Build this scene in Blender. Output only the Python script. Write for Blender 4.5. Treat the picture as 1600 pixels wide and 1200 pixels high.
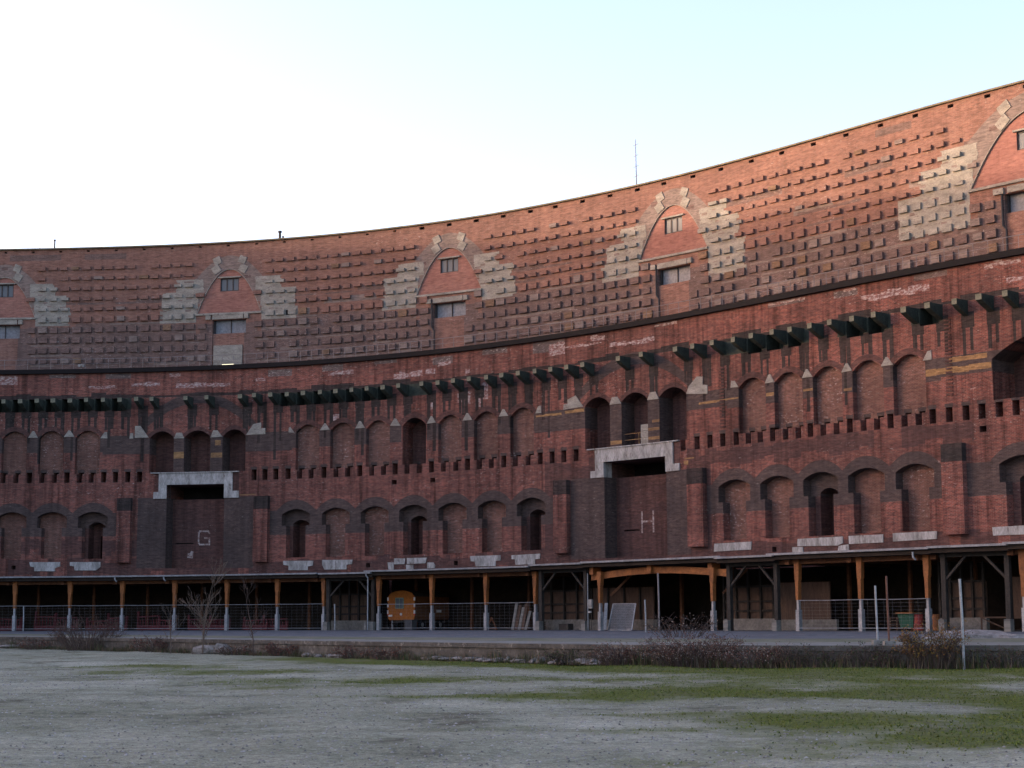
import bpy, math, random
from mathutils import Vector
random.seed(7)
R = math.radians
SC = bpy.context.scene
for o in list(bpy.data.objects):
    bpy.data.objects.remove(o)

# ------------------------------------------------------------------ camera
EYE = 1.5
cam_data = bpy.data.cameras.new("camera")
cam = bpy.data.objects.new("camera", cam_data)
SC.collection.objects.link(cam)
SC.camera = cam
cam_data.sensor_width = 36.0
cam_data.lens = 2723.215 / 1600 * 36.0
cam_data.clip_end = 5000
cam_data.clip_start = 0.1
from mathutils import Matrix
PITCH, ROLL = 0.13538, -0.003816
cam.matrix_world = Matrix.Translation((0, 0, EYE)) @ Matrix.Rotation(math.pi / 2 + PITCH, 4, 'X') @ Matrix.Rotation(ROLL, 4, 'Z')

# ------------------------------------------------------------------ light
SUN_EL, SUN_AZ = R(3.0), math.atan2(-0.985, 0.17)      # azimuth measured from +Y towards +X
to_sun = Vector((math.sin(SUN_AZ) * math.cos(SUN_EL), math.cos(SUN_AZ) * math.cos(SUN_EL), math.sin(SUN_EL)))
sun_data = bpy.data.lights.new("sun", 'SUN')
sun_data.energy = .60
sun_data.angle = R(0.5)
sun_data.color = (1.0, 0.74, 0.54)
sun = bpy.data.objects.new("sun", sun_data)
SC.collection.objects.link(sun)
sun.rotation_euler = to_sun.to_track_quat('Z', 'Y').to_euler()
world = bpy.data.worlds.new("World")
SC.world = world
world.use_nodes = True
wn = world.node_tree
sky = wn.nodes.new('ShaderNodeTexSky')
sky.sky_type = 'NISHITA'
sky.sun_disc = False
sky.sun_elevation = SUN_EL
sky.sun_rotation = SUN_AZ
sky.altitude = 300
sky.air_density = 0.7
sky.dust_density = 3.0
sky.ozone_density = 1.3
bg = wn.nodes['Background']
bg.inputs['Strength'].default_value = 0.15
tint = wn.nodes.new('ShaderNodeMix'); tint.data_type = 'RGBA'; tint.blend_type = 'MULTIPLY'
tint.inputs[0].default_value = 1.0
tint.inputs[7].default_value = (1.13, 0.90, 0.92, 1)      # the camera's cool white balance
wn.links.new(sky.outputs[0], tint.inputs[6])
wn.links.new(tint.outputs[2], bg.inputs['Color'])
vs = SC.view_settings
vs.view_transform = 'Standard'
vs.look = 'None'
vs.exposure = 3.32
vs.gamma = 1.0

# ------------------------------------------------------------------ plan curve of the hall (arc, then the straighter arm)
DS = 0.25
K0 = [(-260, 0.0), (-183.0, 0.0), (-182.0, 0.0128), (-42, 0.0128), (-38, 0.0030), (-20, 0.012977), (5, 0.012828), (25, 0.010223),
      (45, -0.003704), (65, -0.008255), (72, 0.0), (140, 0.0)]
KFIT = [(-50, -0.002029), (-20, 0.012977), (5, 0.012828), (25, 0.010223), (45, -0.003704), (65, -0.008255)]
def lerp(tab, x):
    if x <= tab[0][0]: return tab[0][1]
    for (a, b), (c, d) in zip(tab, tab[1:]):
        if x <= c:
            return b + (d - b) * (x - a) / (c - a)
    return tab[-1][1]
def curvature(s):
    if s < -43: return 0.0128 if s > -190 else 0.0
    if s > 68: return 0.0
    return lerp(KFIT, s)
SMIN, SMAX = -255.0, 130.0
N0 = int((0 - SMIN) / DS)
NT = int((SMAX - SMIN) / DS) + 1
HD = [0.0] * NT; PX = [0.0] * NT; PY = [0.0] * NT
HD[N0] = 0.529122
PX[N0], PY[N0] = -8.09306, 143.4687
for i in range(N0 + 1, NT):
    HD[i] = HD[i-1] + curvature(SMIN + i * DS) * DS
    PX[i] = PX[i-1] + math.cos(HD[i]) * DS
    PY[i] = PY[i-1] - math.sin(HD[i]) * DS
for i in range(N0 - 1, -1, -1):
    HD[i] = HD[i+1] - curvature(SMIN + (i + 1) * DS) * DS
    PX[i] = PX[i+1] - math.cos(HD[i+1]) * DS
    PY[i] = PY[i+1] + math.sin(HD[i+1]) * DS
def head(s):
    t = min(max((s - SMIN) / DS, 0), NT - 1.001); i = int(t); f = t - i
    return HD[i] + (HD[i+1] - HD[i]) * f
def P(s, o, z):
    """arc length s along the court wall, o metres outward from it, height z above eye level -> world"""
    t = min(max((s - SMIN) / DS, 0), NT - 1.001); i = int(t); f = t - i
    h = HD[i] + (HD[i+1] - HD[i]) * f
    x = PX[i] + (PX[i+1] - PX[i]) * f + o * math.sin(h)
    y = PY[i] + (PY[i+1] - PY[i]) * f + o * math.cos(h)
    return Vector((x, y, z + EYE))
DZ = [(-45, .28), (-38, .2), (-25, .09), (-12, 0.0), (3, 0.0), (12, .07), (30, .15), (45, .13), (60, .1)]
def H(s, o, z):
    return P(s, o, z + lerp(DZ, s))
def axes(s):
    h = head(s)
    return Vector((math.cos(h), -math.sin(h), 0)), Vector((math.sin(h), math.cos(h), 0))

# ------------------------------------------------------------------ mesh building
class MB:
    def __init__(self):
        self.v = []; self.f = []; self.m = []; self.uv = []
    def face(self, pts, mat=0, uv=None):
        n = len(self.v)
        self.v.extend([Vector(p) for p in pts])
        self.f.append(list(range(n, n + len(pts))))
        self.m.append(mat)
        self.uv.append(uv if uv else [(p[0] + p[1], p[2]) for p in pts])
    def hexa(self, c, mat=0, uvf=None):
        """c: 8 corners, bottom ring then top ring"""
        for q in ((0,3,2,1),(4,5,6,7),(0,1,5,4),(1,2,6,5),(2,3,7,6),(3,0,4,7)):
            pts = [c[i] for i in q]
            self.face(pts, mat, [uvf[i] for i in q] if uvf else None)
    def sbox(self, s0, s1, o0, o1, z0, z1, mat=0, step=1.5, F=None, caps=True):
        """box that follows the wall's curve"""
        F = F or H
        n = max(1, int(math.ceil((s1 - s0) / step)))
        ss = [s0 + (s1 - s0) * i / n for i in range(n + 1)]
        for a, b in zip(ss, ss[1:]):
            q = lambda s, o, z: F(s, o, z)
            self.face([q(a,o0,z0), q(b,o0,z0), q(b,o0,z1), q(a,o0,z1)], mat, [(a,z0),(b,z0),(b,z1),(a,z1)])
            self.face([q(b,o1,z0), q(a,o1,z0), q(a,o1,z1), q(b,o1,z1)], mat, [(b,z0),(a,z0),(a,z1),(b,z1)])
            self.face([q(a,o0,z1), q(b,o0,z1), q(b,o1,z1), q(a,o1,z1)], mat, [(a,z1),(b,z1),(b,z1+o1-o0),(a,z1+o1-o0)])
            self.face([q(a,o1,z0), q(b,o1,z0), q(b,o0,z0), q(a,o0,z0)], mat, [(a,z0+o1-o0),(b,z0+o1-o0),(b,z0),(a,z0)])
        if caps:
            for s, d in ((s0, 1), (s1, -1)):
                pts = [F(s,o0,z0), F(s,o0,z1), F(s,o1,z1), F(s,o1,z0)]
                self.face(pts if d > 0 else pts[::-1], mat, [(s+o0,z0),(s+o0,z1),(s+o1,z1),(s+o1,z0)] if d > 0 else [(s+o1,z0),(s+o1,z1),(s+o0,z1),(s+o0,z0)])
    def spoly(self, poly, o0, o1, mat=0):
        """prism of an (s, z) outline between offsets o0 (front) and o1"""
        A = [H(s, o0, z) for s, z in poly]; B = [H(s, o1, z) for s, z in poly]
        self.face(A, mat, list(poly)); self.face(B[::-1], mat, list(poly)[::-1])
        n = len(poly)
        for i in range(n):
            j = (i + 1) % n
            self.face([A[j], A[i], B[i], B[j]], mat)
    def lbox(self, fr, a0, a1, b0, b1, c0, c1, mat=0):
        c = [fr(a0,b0,c0), fr(a1,b0,c0), fr(a1,b1,c0), fr(a0,b1,c0), fr(a0,b0,c1), fr(a1,b0,c1), fr(a1,b1,c1), fr(a0,b1,c1)]
        self.hexa(c, mat)
    def bar(self, p, q, w, d=None, mat=0):
        p = Vector(p); q = Vector(q); d = d or w
        ax = (q - p).normalized()
        up = Vector((0, 0, 1)) if abs(ax.z) < 0.95 else Vector((math.sin(.5), math.cos(.5), 0))
        u = ax.cross(up).normalized() * w / 2; v = ax.cross(u).normalized() * d / 2
        self.hexa([p-u-v, p+u-v, p+u+v, p-u+v, q-u-v, q+u-v, q+u+v, q-u+v], mat)
    def tube(self, pts, rad, sides=6, mat=0, cap=True):
        pts = [Vector(p) for p in pts]
        rings = []
        for i, p in enumerate(pts):
            d = (pts[min(i+1, len(pts)-1)] - pts[max(i-1, 0)]).normalized()
            a = d.cross(Vector((0.3, 0.2, 1)) if abs(d.z) < .9 else Vector((1, 0.1, 0))).normalized(); b = d.cross(a).normalized()
            r = rad[i] if isinstance(rad, (list, tuple)) else rad
            n = len(self.v)
            self.v.extend([p + (a * math.cos(2*math.pi*k/sides) + b * math.sin(2*math.pi*k/sides)) * r for k in range(sides)])
            rings.append(n)
        for r0, r1 in zip(rings, rings[1:]):
            for k in range(sides):
                j = (k + 1) % sides
                self.f.append([r0+k, r0+j, r1+j, r1+k]); self.m.append(mat); self.uv.append([(k*.1, 0), (j*.1, 0), (j*.1, 1), (k*.1, 1)])
        if cap:
            for r0 in (rings[0], rings[-1]):
                self.f.append([r0+k for k in range(sides)]); self.m.append(mat); self.uv.append([(0, 0)] * sides)
    def cyl(self, base, r, h, sides=16, mat=0, r2=None):
        b = Vector(base)
        self.tube([b, b + Vector((0, 0, h))], [r, r if r2 is None else r2], sides, mat)

def build(name, mb, mats, parent=None, origin=None, smooth=False, **props):
    if not isinstance(mats, (list, tuple)): mats = [mats]
    if origin is None:
        if parent is None:
            xs = [v.x for v in mb.v]; ys = [v.y for v in mb.v]; zs = [v.z for v in mb.v]
            origin = Vector(((min(xs)+max(xs))/2, (min(ys)+max(ys))/2, min(zs)))
        else:
            origin = ORG[parent.name]
    me = bpy.data.meshes.new(name)
    me.from_pydata([tuple(v - origin) for v in mb.v], [], mb.f)
    for m in mats: me.materials.append(m)
    me.polygons.foreach_set('material_index', mb.m)
    uvl = me.uv_layers.new(name='UVMap')
    flat = [c for f in mb.uv for t in f for c in t]
    uvl.data.foreach_set('uv', flat)
    if smooth: me.polygons.foreach_set('use_smooth', [True] * len(mb.f))
    me.update()
    ob = bpy.data.objects.new(name, me)
    SC.collection.objects.link(ob)
    if parent is None: ob.location = origin
    else: ob.parent = parent
    ORG[ob.name] = Vector(origin)
    for k, v in props.items(): ob[k] = v
    return ob
ORG = {}
def thing(name, loc, label, category, group=None):
    o = bpy.data.objects.new(name, None)
    SC.collection.objects.link(o)
    o.location = loc
    o.empty_display_size = .5
    ORG[o.name] = Vector(loc)
    o['label'] = label; o['category'] = category
    if group: o['group'] = group
    return o

# ------------------------------------------------------------------ materials
def mat_new(name):
    m = bpy.data.materials.new(name); m.use_nodes = True
    nt = m.node_tree
    return m, nt, nt.nodes['Principled BSDF']
def nd(nt, kind, **kw):
    n = nt.nodes.new(kind)
    for k, v in kw.items(): setattr(n, k, v)
    return n
def noise(nt, vec, scale, detail=4, rough=.55, sx=1, sy=1, sz=1, off=0):
    mp = nd(nt, 'ShaderNodeMapping')
    mp.inputs['Scale'].default_value = (sx, sy, sz)
    mp.inputs['Location'].default_value = (off, off * .37, off * .11)
    nt.links.new(vec, mp.inputs[0])
    n = nd(nt, 'ShaderNodeTexNoise')
    n.inputs['Scale'].default_value = scale; n.inputs['Detail'].default_value = detail; n.inputs['Roughness'].default_value = rough
    nt.links.new(mp.outputs[0], n.inputs[0])
    return n.outputs[0]
def ramp(nt, fac, stops):
    r = nd(nt, 'ShaderNodeValToRGB')
    el = r.color_ramp.elements
    while len(el) < len(stops): el.new(.5)
    for e, (p, c) in zip(el, stops):
        e.position = p; e.color = (*c, 1) if len(c) == 3 else c
    nt.links.new(fac, r.inputs[0])
    return r.outputs[0]
def mix(nt, a, b, fac, mode='MIX'):
    n = nd(nt, 'ShaderNodeMix', data_type='RGBA', blend_type=mode)
    for sock, v in ((n.inputs[0], fac), (n.inputs[6], a), (n.inputs[7], b)):
        if hasattr(v, 'links') or hasattr(v, 'is_linked'): nt.links.new(v, sock)
        elif isinstance(v, (int, float)): sock.default_value = v
        else: sock.default_value = (*v, 1)
    return n.outputs[2]
def grey(v): return (v, v, v)
def mp_vec(nt, vec, sx, sy, sz=1, off=0):
    mp = nd(nt, 'ShaderNodeMapping')
    mp.inputs['Scale'].default_value = (sx, sy, sz); mp.inputs['Location'].default_value = (off, off*.37, 0)
    nt.links.new(vec, mp.inputs[0]); return mp.outputs[0]
_bo = [0]
def brick(name, red, dark, patch=.5, eff=.0, streak=.3, mortar=(.22, .19, .17), effc=(.5, .47, .45), grain=.28, band=.45):
    m, nt, bs = mat_new(name)
    tc = nd(nt, 'ShaderNodeTexCoord'); uv = tc.outputs['UV']
    _bo[0] += 13.7; o = _bo[0] * 0 + 3.1
    br = nd(nt, 'ShaderNodeTexBrick')
    nt.links.new(uv, br.inputs['Vector'])
    br.inputs['Scale'].default_value = 1.0
    br.inputs['Brick Width'].default_value = .26; br.inputs['Row Height'].default_value = .083
    br.inputs['Mortar Size'].default_value = .009; br.inputs['Mortar Smooth'].default_value = .3
    br.inputs['Color1'].default_value = (*[c * (1 + grain) for c in red], 1)
    br.inputs['Color2'].default_value = (*[c * (1 - grain) for c in red], 1)
    br.inputs['Mortar'].default_value = (*mortar, 1)
    br.inputs['Bias'].default_value = -.1
    big = noise(nt, uv, .16, 5, .65, .8, 1.3, off=o)
    f1 = ramp(nt, big, [(.50 - patch * .18, grey(0)), (.62 - patch * .10, grey(1))])
    nh = noise(nt, uv, 1.0, 5, .7, .35, 3.0, off=o + 5)
    f2 = ramp(nt, nh, [(.40, grey(0)), (.68, grey(1))])
    fm = mix(nt, f1, f2, band, 'MIX')
    c = mix(nt, br.outputs['Color'], mix(nt, br.outputs['Color'], dark, .82), fm)
    # darker or paler brick batches, course by course
    nb = noise(nt, uv, 3.2, 3, .75, .5, 2.2, off=o + 9)
    c = mix(nt, c, ramp(nt, nb, [(.3, grey(.66)), (.5, grey(.97)), (.72, grey(1.25))]), 1.0, 'MULTIPLY')
    # run-off down the wall
    st = noise(nt, uv, 1.0, 4, .7, 1.6, .10, off=o + 21)
    c = mix(nt, c, ramp(nt, st, [(.32, grey(1 - streak)), (.56, grey(1))]), 1.0, 'MULTIPLY')
    # salt bloom specks
    e1 = noise(nt, uv, 4.6, 5, .85, .8, 1.6, off=o + 31)
    e2 = noise(nt, uv, .22, 3, .6, .7, 1.5, off=o + 41)
    t = nd(nt, 'ShaderNodeMath', operation='MULTIPLY')
    nt.links.new(ramp(nt, e1, [(.62 - eff * .16, grey(0)), (.70 - eff * .14, grey(1))]), t.inputs[0])
    nt.links.new(ramp(nt, e2, [(.50 - eff * .4, grey(0)), (.66 - eff * .3, grey(1))]), t.inputs[1])
    t2 = nd(nt, 'ShaderNodeMath', operation='MULTIPLY'); t2.inputs[1].default_value = .75
    nt.links.new(t.outputs[0], t2.inputs[0])
    c = mix(nt, c, effc, t2.outputs[0])
    nt.links.new(c, bs.inputs['Base Color'])
    bs.inputs['Roughness'].default_value = .92
    bs.inputs['Specular IOR Level'].default_value = .15
    bm = nd(nt, 'ShaderNodeBump'); bm.inputs['Strength'].default_value = .5; bm.inputs['Distance'].default_value = .03
    nt.links.new(nb, bm.inputs['Height']); nt.links.new(bm.outputs[0], bs.inputs['Normal'])
    return m
def rough(name, base, dark, scale=1.5, rgh=.85, sx=1, sy=1, coord='UV', contrast=(.35, .7), spec=None, specc=None, metal=0, bump=.3, bd=.02):
    m, nt, bs = mat_new(name)
    tc = nd(nt, 'ShaderNodeTexCoord'); v = tc.outputs[coord]
    n = noise(nt, v, scale, 6, .68, sx, sy)
    c = mix(nt, dark, base, ramp(nt, n, [(contrast[0], grey(0)), (contrast[1], grey(1))]))
    n2 = noise(nt, v, scale * 7, 4, .7, sx, sy, off=7)
    c = mix(nt, c, ramp(nt, n2, [(.3, grey(.7)), (.7, grey(1.25))]), 1.0, 'MULTIPLY')
    if spec:
        n3 = noise(nt, v, scale * spec, 3, .8, sx, sy, off=17)
        c = mix(nt, c, specc, ramp(nt, n3, [(.58, grey(0)), (.68, grey(1))]))
    nt.links.new(c, bs.inputs['Base Color'])
    bs.inputs['Roughness'].default_value = rgh; bs.inputs['Metallic'].default_value = metal
    bs.inputs['Specular IOR Level'].default_value = .25
    if bump:
        bm = nd(nt, 'ShaderNodeBump'); bm.inputs['Strength'].default_value = bump; bm.inputs['Distance'].default_value = bd
        nt.links.new(n2, bm.inputs['Height']); nt.links.new(bm.outputs[0], bs.inputs['Normal'])
    return m
M = {}
M['red']   = brick('brick_red', (.190, .056, .039), (.078, .043, .038), .50, .17, .62, grain=.40, band=.5)
M['back']  = brick('brick_niche_back', (.152, .066, .048), (.092, .052, .043), .45, .28, .30)
M['purple']= brick('brick_purple', (.074, .049, .042), (.050, .041, .040), .5, .05, .25, mortar=(.10, .09, .09))
M['deep']  = brick('brick_deep', (.105, .044, .037), (.060, .038, .037), .6, .05, .4, mortar=(.1, .09, .08))
M['mossy'] = rough('mossy_brick', (.042, .055, .042), (.020, .026, .022), 1.8)
M['stain'] = brick('brick_stained', (.052, .033, .031), (.024, .025, .024), .8, .02, .5, mortar=(.06, .06, .055))
M['eff']   = brick('brick_salted', (.20, .07, .055), (.12, .07, .07), .3, .95, .2, effc=(.42, .39, .38))
M['grey']  = brick('brick_grey', (.11, .075, .07), (.07, .06, .062), .5, .45, .2)
M['ochre'] = brick('brick_ochre', (.17, .10, .055), (.10, .065, .045), .35, .0, .1, grain=.3)
M['yel']   = brick('brick_yellow', (.26, .155, .068), (.11, .07, .045), .35, .0, .1, mortar=(.2, .14, .08), grain=.3)
M['upred'] = brick('brick_upper_red', (.205, .100, .074), (.152, .088, .073), .40, .16, .2, band=.5, grain=.2)
M['updark']= brick('brick_upper_dark', (.134, .080, .070), (.100, .074, .068), .6, .25, .2, band=.5)
M['infill']= brick('brick_infill', (.265, .120, .092), (.225, .108, .090), .3, .0, .1, grain=.15, band=.2)
M['vous']  = brick('brick_voussoir', (.180, .140, .124), (.150, .124, .114), .6, .10, .15, grain=.3)
M['stone'] = rough('grey_stone', (.31, .30, .265), (.165, .16, .14), 1.3, bump=.6, sx=.7, sy=1.8, spec=2.2, specc=(.12, .10, .09))
M['white'] = rough('pale_stone', (.42, .42, .41), (.17, .17, .16), 1.0, spec=1.2, specc=(.13, .12, .11), sx=1.8, sy=.55)
M['conc']  = rough('concrete', (.20, .20, .185), (.10, .10, .095), .8)
M['green_tip'] = rough('lichen_concrete', (.21, .21, .16), (.09, .10, .07), 3.0)
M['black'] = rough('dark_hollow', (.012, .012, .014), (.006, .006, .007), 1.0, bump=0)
M['gutter']= rough('bitumen', (.006, .006, .008), (.003, .003, .004), 1.0, bump=0)
M['coping']= rough('mossy_coping', (.20, .18, .12), (.10, .09, .06), 1.2)
M['galv']  = rough('galvanised_steel', (.34, .36, .38), (.20, .22, .24), 2.0, .45, metal=.3, coord='Object', bump=0)
M['rail']  = rough('rail_steel', (.22, .20, .20), (.14, .13, .13), 2.0, .5, coord='Object', bump=0)
M['glulam']= rough('glulam_timber', (.29, .112, .034), (.14, .054, .020), 1.2, .6, coord='Object')
M['dtimber'] = rough('dark_timber', (.040, .036, .032), (.018, .017, .016), 1.5, .8, coord='Object')
M['board'] = rough('brown_boards', (.095, .062, .045), (.055, .036, .027), 1.0, .8, sx=6, sy=6, coord='Object')
M['roof']  = rough('sheet_roof', (.26, .275, .29), (.14, .15, .16), 1.2, .5, coord='Object', bump=0)
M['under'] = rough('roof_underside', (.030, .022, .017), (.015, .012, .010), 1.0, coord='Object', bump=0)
M['hroof'] = rough('hall_roof_sheet', (.25, .25, .24), (.18, .18, .17), .2, coord='Object', bump=0)
def glass(name, col, rg=.15):
    m, nt, bs = mat_new(name)
    bs.inputs['Base Color'].default_value = (*col, 1); bs.inputs['Roughness'].default_value = rg
    bs.inputs['Specular IOR Level'].default_value = .3
    return m
M['glass'] = glass('window_glass', (.085, .105, .125), .45)
M['blind'] = rough('grey_sheet', (.20, .22, .25), (.14, .155, .18), .8, .6, bump=0)
M['frame'] = rough('window_frame', (.05, .045, .05), (.03, .03, .03), 1, .6, bump=0)
def plain(name, col, rg=.6, metal=0):
    return rough(name, col, tuple(c * .7 for c in col), 1.5, rg, coord='Object', metal=metal, bump=0)
# ------------------------------------------------------------------ relief: a wall made of columns, each a stack of bands at their own depth
class Feat:
    __slots__ = ('s0', 's1', 'lo', 'hi', 'd', 'm', 'n')
    def __init__(self, s0, s1, lo, hi, d=None, m=None, n=1):
        self.s0, self.s1, self.d, self.m, self.n = s0, s1, d, m, n
        self.lo = lo if callable(lo) else (lambda s, v=lo: v)
        self.hi = hi if callable(hi) else (lambda s, v=hi: v)
def relief(mb, feats, s0, s1, z0, z1, d0, m0, step=1.2, F=H, base_off=0.0):
    br = {round(s0, 3), round(s1, 3)}
    for f in feats:
        a, b = max(f.s0, s0), min(f.s1, s1)
        if b <= a: continue
        for i in range(f.n + 1):
            t = f.s0 + (f.s1 - f.s0) * i / f.n
            if s0 <= t <= s1: br.add(round(t, 3))
    br = sorted(br)
    out = [br[0]]
    for b in br[1:]:
        if b - out[-1] < .004: continue
        k = int(math.ceil((b - out[-1]) / step)); a = out[-1]
        for i in range(1, k + 1): out.append(a + (b - a) * i / k)
    feats = [f for f in feats if f.s1 > s0 and f.s0 < s1]
    order = list(enumerate(feats))
    import bisect
    prev = None
    for a, b in zip(out, out[1:]):
        mid = (a + b) / 2
        iv = [[z0, z0, z1, z1, d0, m0]]
        for _, f in order:
            if not (f.s0 - 1e-4 <= mid <= f.s1 + 1e-4): continue
            la, lb, ha, hb = f.lo(a), f.lo(b), f.hi(a), f.hi(b)
            if ha + hb <= la + lb: continue
            new = []
            for (pa, pb, qa, qb, d, m) in iv:
                xa, xb = min(max(la, pa), qa), min(max(lb, pb), qb)
                ya, yb = min(max(ha, pa), qa), min(max(hb, pb), qb)
                if ya + yb - xa - xb < .006:
                    new.append([pa, pb, qa, qb, d, m]); continue
                if xa + xb - pa - pb > .002: new.append([pa, pb, xa, xb, d, m])
                else: xa, xb = pa, pb
                if qa + qb - ya - yb <= .002: ya, yb = qa, qb
                new.append([xa, xb, ya, yb, d if f.d is None else f.d, m if f.m is None else f.m])
                if qa + qb - ya - yb > .002: new.append([ya, yb, qa, qb, d, m])
            iv = new
        for i, (pa, pb, qa, qb, d, m) in enumerate(iv):
            o = base_off + d
            mb.face([F(a,o,pa), F(b,o,pb), F(b,o,qb), F(a,o,qa)], m, [(a,pa),(b,pb),(b,qb),(a,qa)])
            if i + 1 < len(iv):
                d2, m2 = iv[i+1][4], iv[i+1][5]
                if abs(d2 - d) > 1e-4:
                    o2 = base_off + d2
                    mm = m if d < d2 else m2
                    mb.face([F(a,o,qa), F(b,o,qb), F(b,o2,qb), F(a,o2,qa)], mm, [(a,qa+o),(b,qb+o),(b,qb+o2),(a,qa+o2)])
        if prev is not None:
            zs = sorted({round(x[1], 4) for x in prev} | {round(x[3], 4) for x in prev} | {round(x[0], 4) for x in iv} | {round(x[2], 4) for x in iv})
            for u, w in zip(zs, zs[1:]):
                if w - u < .002: continue
                c = (u + w) / 2
                L = next((x for x in prev if x[1] - 1e-3 <= c <= x[3] + 1e-3), None)
                Q = next((x for x in iv if x[0] - 1e-3 <= c <= x[2] + 1e-3), None)
                if L and Q and abs(L[4] - Q[4]) > 1e-4:
                    mm = L[5] if L[4] < Q[4] else Q[5]
                    o, o2 = base_off + L[4], base_off + Q[4]
                    mb.face([F(a,o,u), F(a,o2,u), F(a,o2,w), F(a,o,w)], mm, [(a+o,u),(a+o2,u),(a+o2,w),(a+o,w)])
        prev = iv
def arc(c, w, spring, rise, p=2.0):
    return lambda s: spring + rise * max(0.0, 1 - (abs(s - c) / w) ** p)

LM = ['red', 'back', 'purple', 'deep', 'mossy', 'stain', 'eff', 'grey', 'yel', 'black', 'stone', 'white']
LI = {k: i for i, k in enumerate(LM)}
rnd = random.Random(11)

# ---- tables along the wall (metres of arc length)
SLOTS = [-39.16,-37.97,-36.73,-35.57,-34.41,-33.25,-32.09,-30.99,-29.83,-28.73,-27.59,-26.48,-15.63,-14.59,-13.54,-12.36,-11.25,-10.13,-8.88,-7.7,-6.57,
 -5.38,-4.22,-3.05,-1.89,-.72,.49,1.69,2.87,4.11,5.29,6.47,7.66,8.91,10.06,11.34,12.56,13.75,14.94,16.16,26.82,28.2,29.46,30.7,32.0,33.16,34.28,35.44,36.63,
 37.8,38.89,40.03,41.2,42.33,43.49,44.6,45.7,46.82,47.93,49.01,50.27,51.5,52.66,53.88,55.04,56.2,57.4,58.6,59.8,61.0]
NICHES = [(-38.2,1.15),(-34.8,1.15),(-31.4,1.15),(-10.5,1.15),(-7.1,1.18),(-3.6,1.16),(3.53,1.16),(7.13,1.18),(10.75,1.18),
          (33.6,1.28),(36.98,1.3),(40.5,1.28),(43.95,1.28),(47.3,1.28)]
LARCH = [(-41.9,1.38,1),(-38.2,1.36,0),(-34.5,1.36,0),(-30.72,1.38,1),(-11.53,1.36,1),(-7.68,1.36,0),(-3.87,1.37,0),(-.1,1.38,1),(3.8,1.4,0),(7.71,1.4,0),(11.62,1.42,1),
         (31.7,1.52,0),(35.7,1.54,0),(39.64,1.53,1),(43.56,1.52,0),(47.46,1.5,0),(55.3,1.6,1),(59.4,1.6,0),(63.4,1.6,0)]
PILAST = [(-28.33,-27.05),(-15.41,-14.05),(14.18,15.52),(27.52,29.08),(49.83,51.39)]
CORB = [-38.83,-37.31,-35.76,-34.24,-32.69,-31.13,-29.57,-28.03,-26.43,-24.97,-21.76,-19.7,-16.5,-15.09,-13.52,-11.89,-10.31,-8.63,-7.13,-5.53,-3.96,-2.39,-.78,
 1.55,3.11,4.74,6.37,8.07,9.7,11.34,13.08,14.72,16.36,17.9,21.51,23.89,27.36,29.15,30.96,32.99,34.77,36.76,38.38,40.13,41.98,43.83,45.57,47.99,49.87,51.76,53.6,55.37,57.2,59.0,60.8]
CORB = [-45.0,-43.4,-41.9,-40.4] + CORB
HOLES = [(-44, -27.4), (-13.6, -2.3), (-.8, 1.7), (31, 39), (41.5, 46), (47.6, 50)]

LZ0, LZ1 = -2.2, 21.9
F_ = []
def add(*a, **k): F_.append(Feat(*a, **k))
# damp zones and mixed brick batches that follow the building stages
for a, b, lo, hi, m in [(-60,-14,6.0,7.2,'deep'),(13,29.5,4.2,12,'deep'),(29,52,10.9,12.0,'deep'),(30,62,5.5,7.4,'red'),(-60,70,4.0,5.3,'deep')]:
    x = a
    while x < b:
        w_ = rnd.uniform(.4, 1.5); j_ = min(.5, (hi - lo) * .3)
        if rnd.random() > .08: add(x, min(b, x + w_), lo + rnd.uniform(-j_, j_), hi + rnd.uniform(-j_, j_) * .8, None, LI[m])
        x += w_
# purple zone round the upper niches' springing
def pier_purple(c, w, lo, hi): add(c - w, c + w, lo, hi, None, LI['purple'])
for a, b in ((-30.0,-24.9),(-17.1,-12.0),(12.0,17.6),(26.9,32.3),(48.7,55)):
    pier_purple((a + b) / 2, (b - a) / 2, 14.6 if b < 20 else 15.0, 16.25)
for (c, w) in NICHES:
    add(c - w - 1.15, c - w, 14.8, 16.2, None, LI['purple'])
    add(c + w, c + w + 1.15, 14.8, 16.2, None, LI['purple'])
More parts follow.
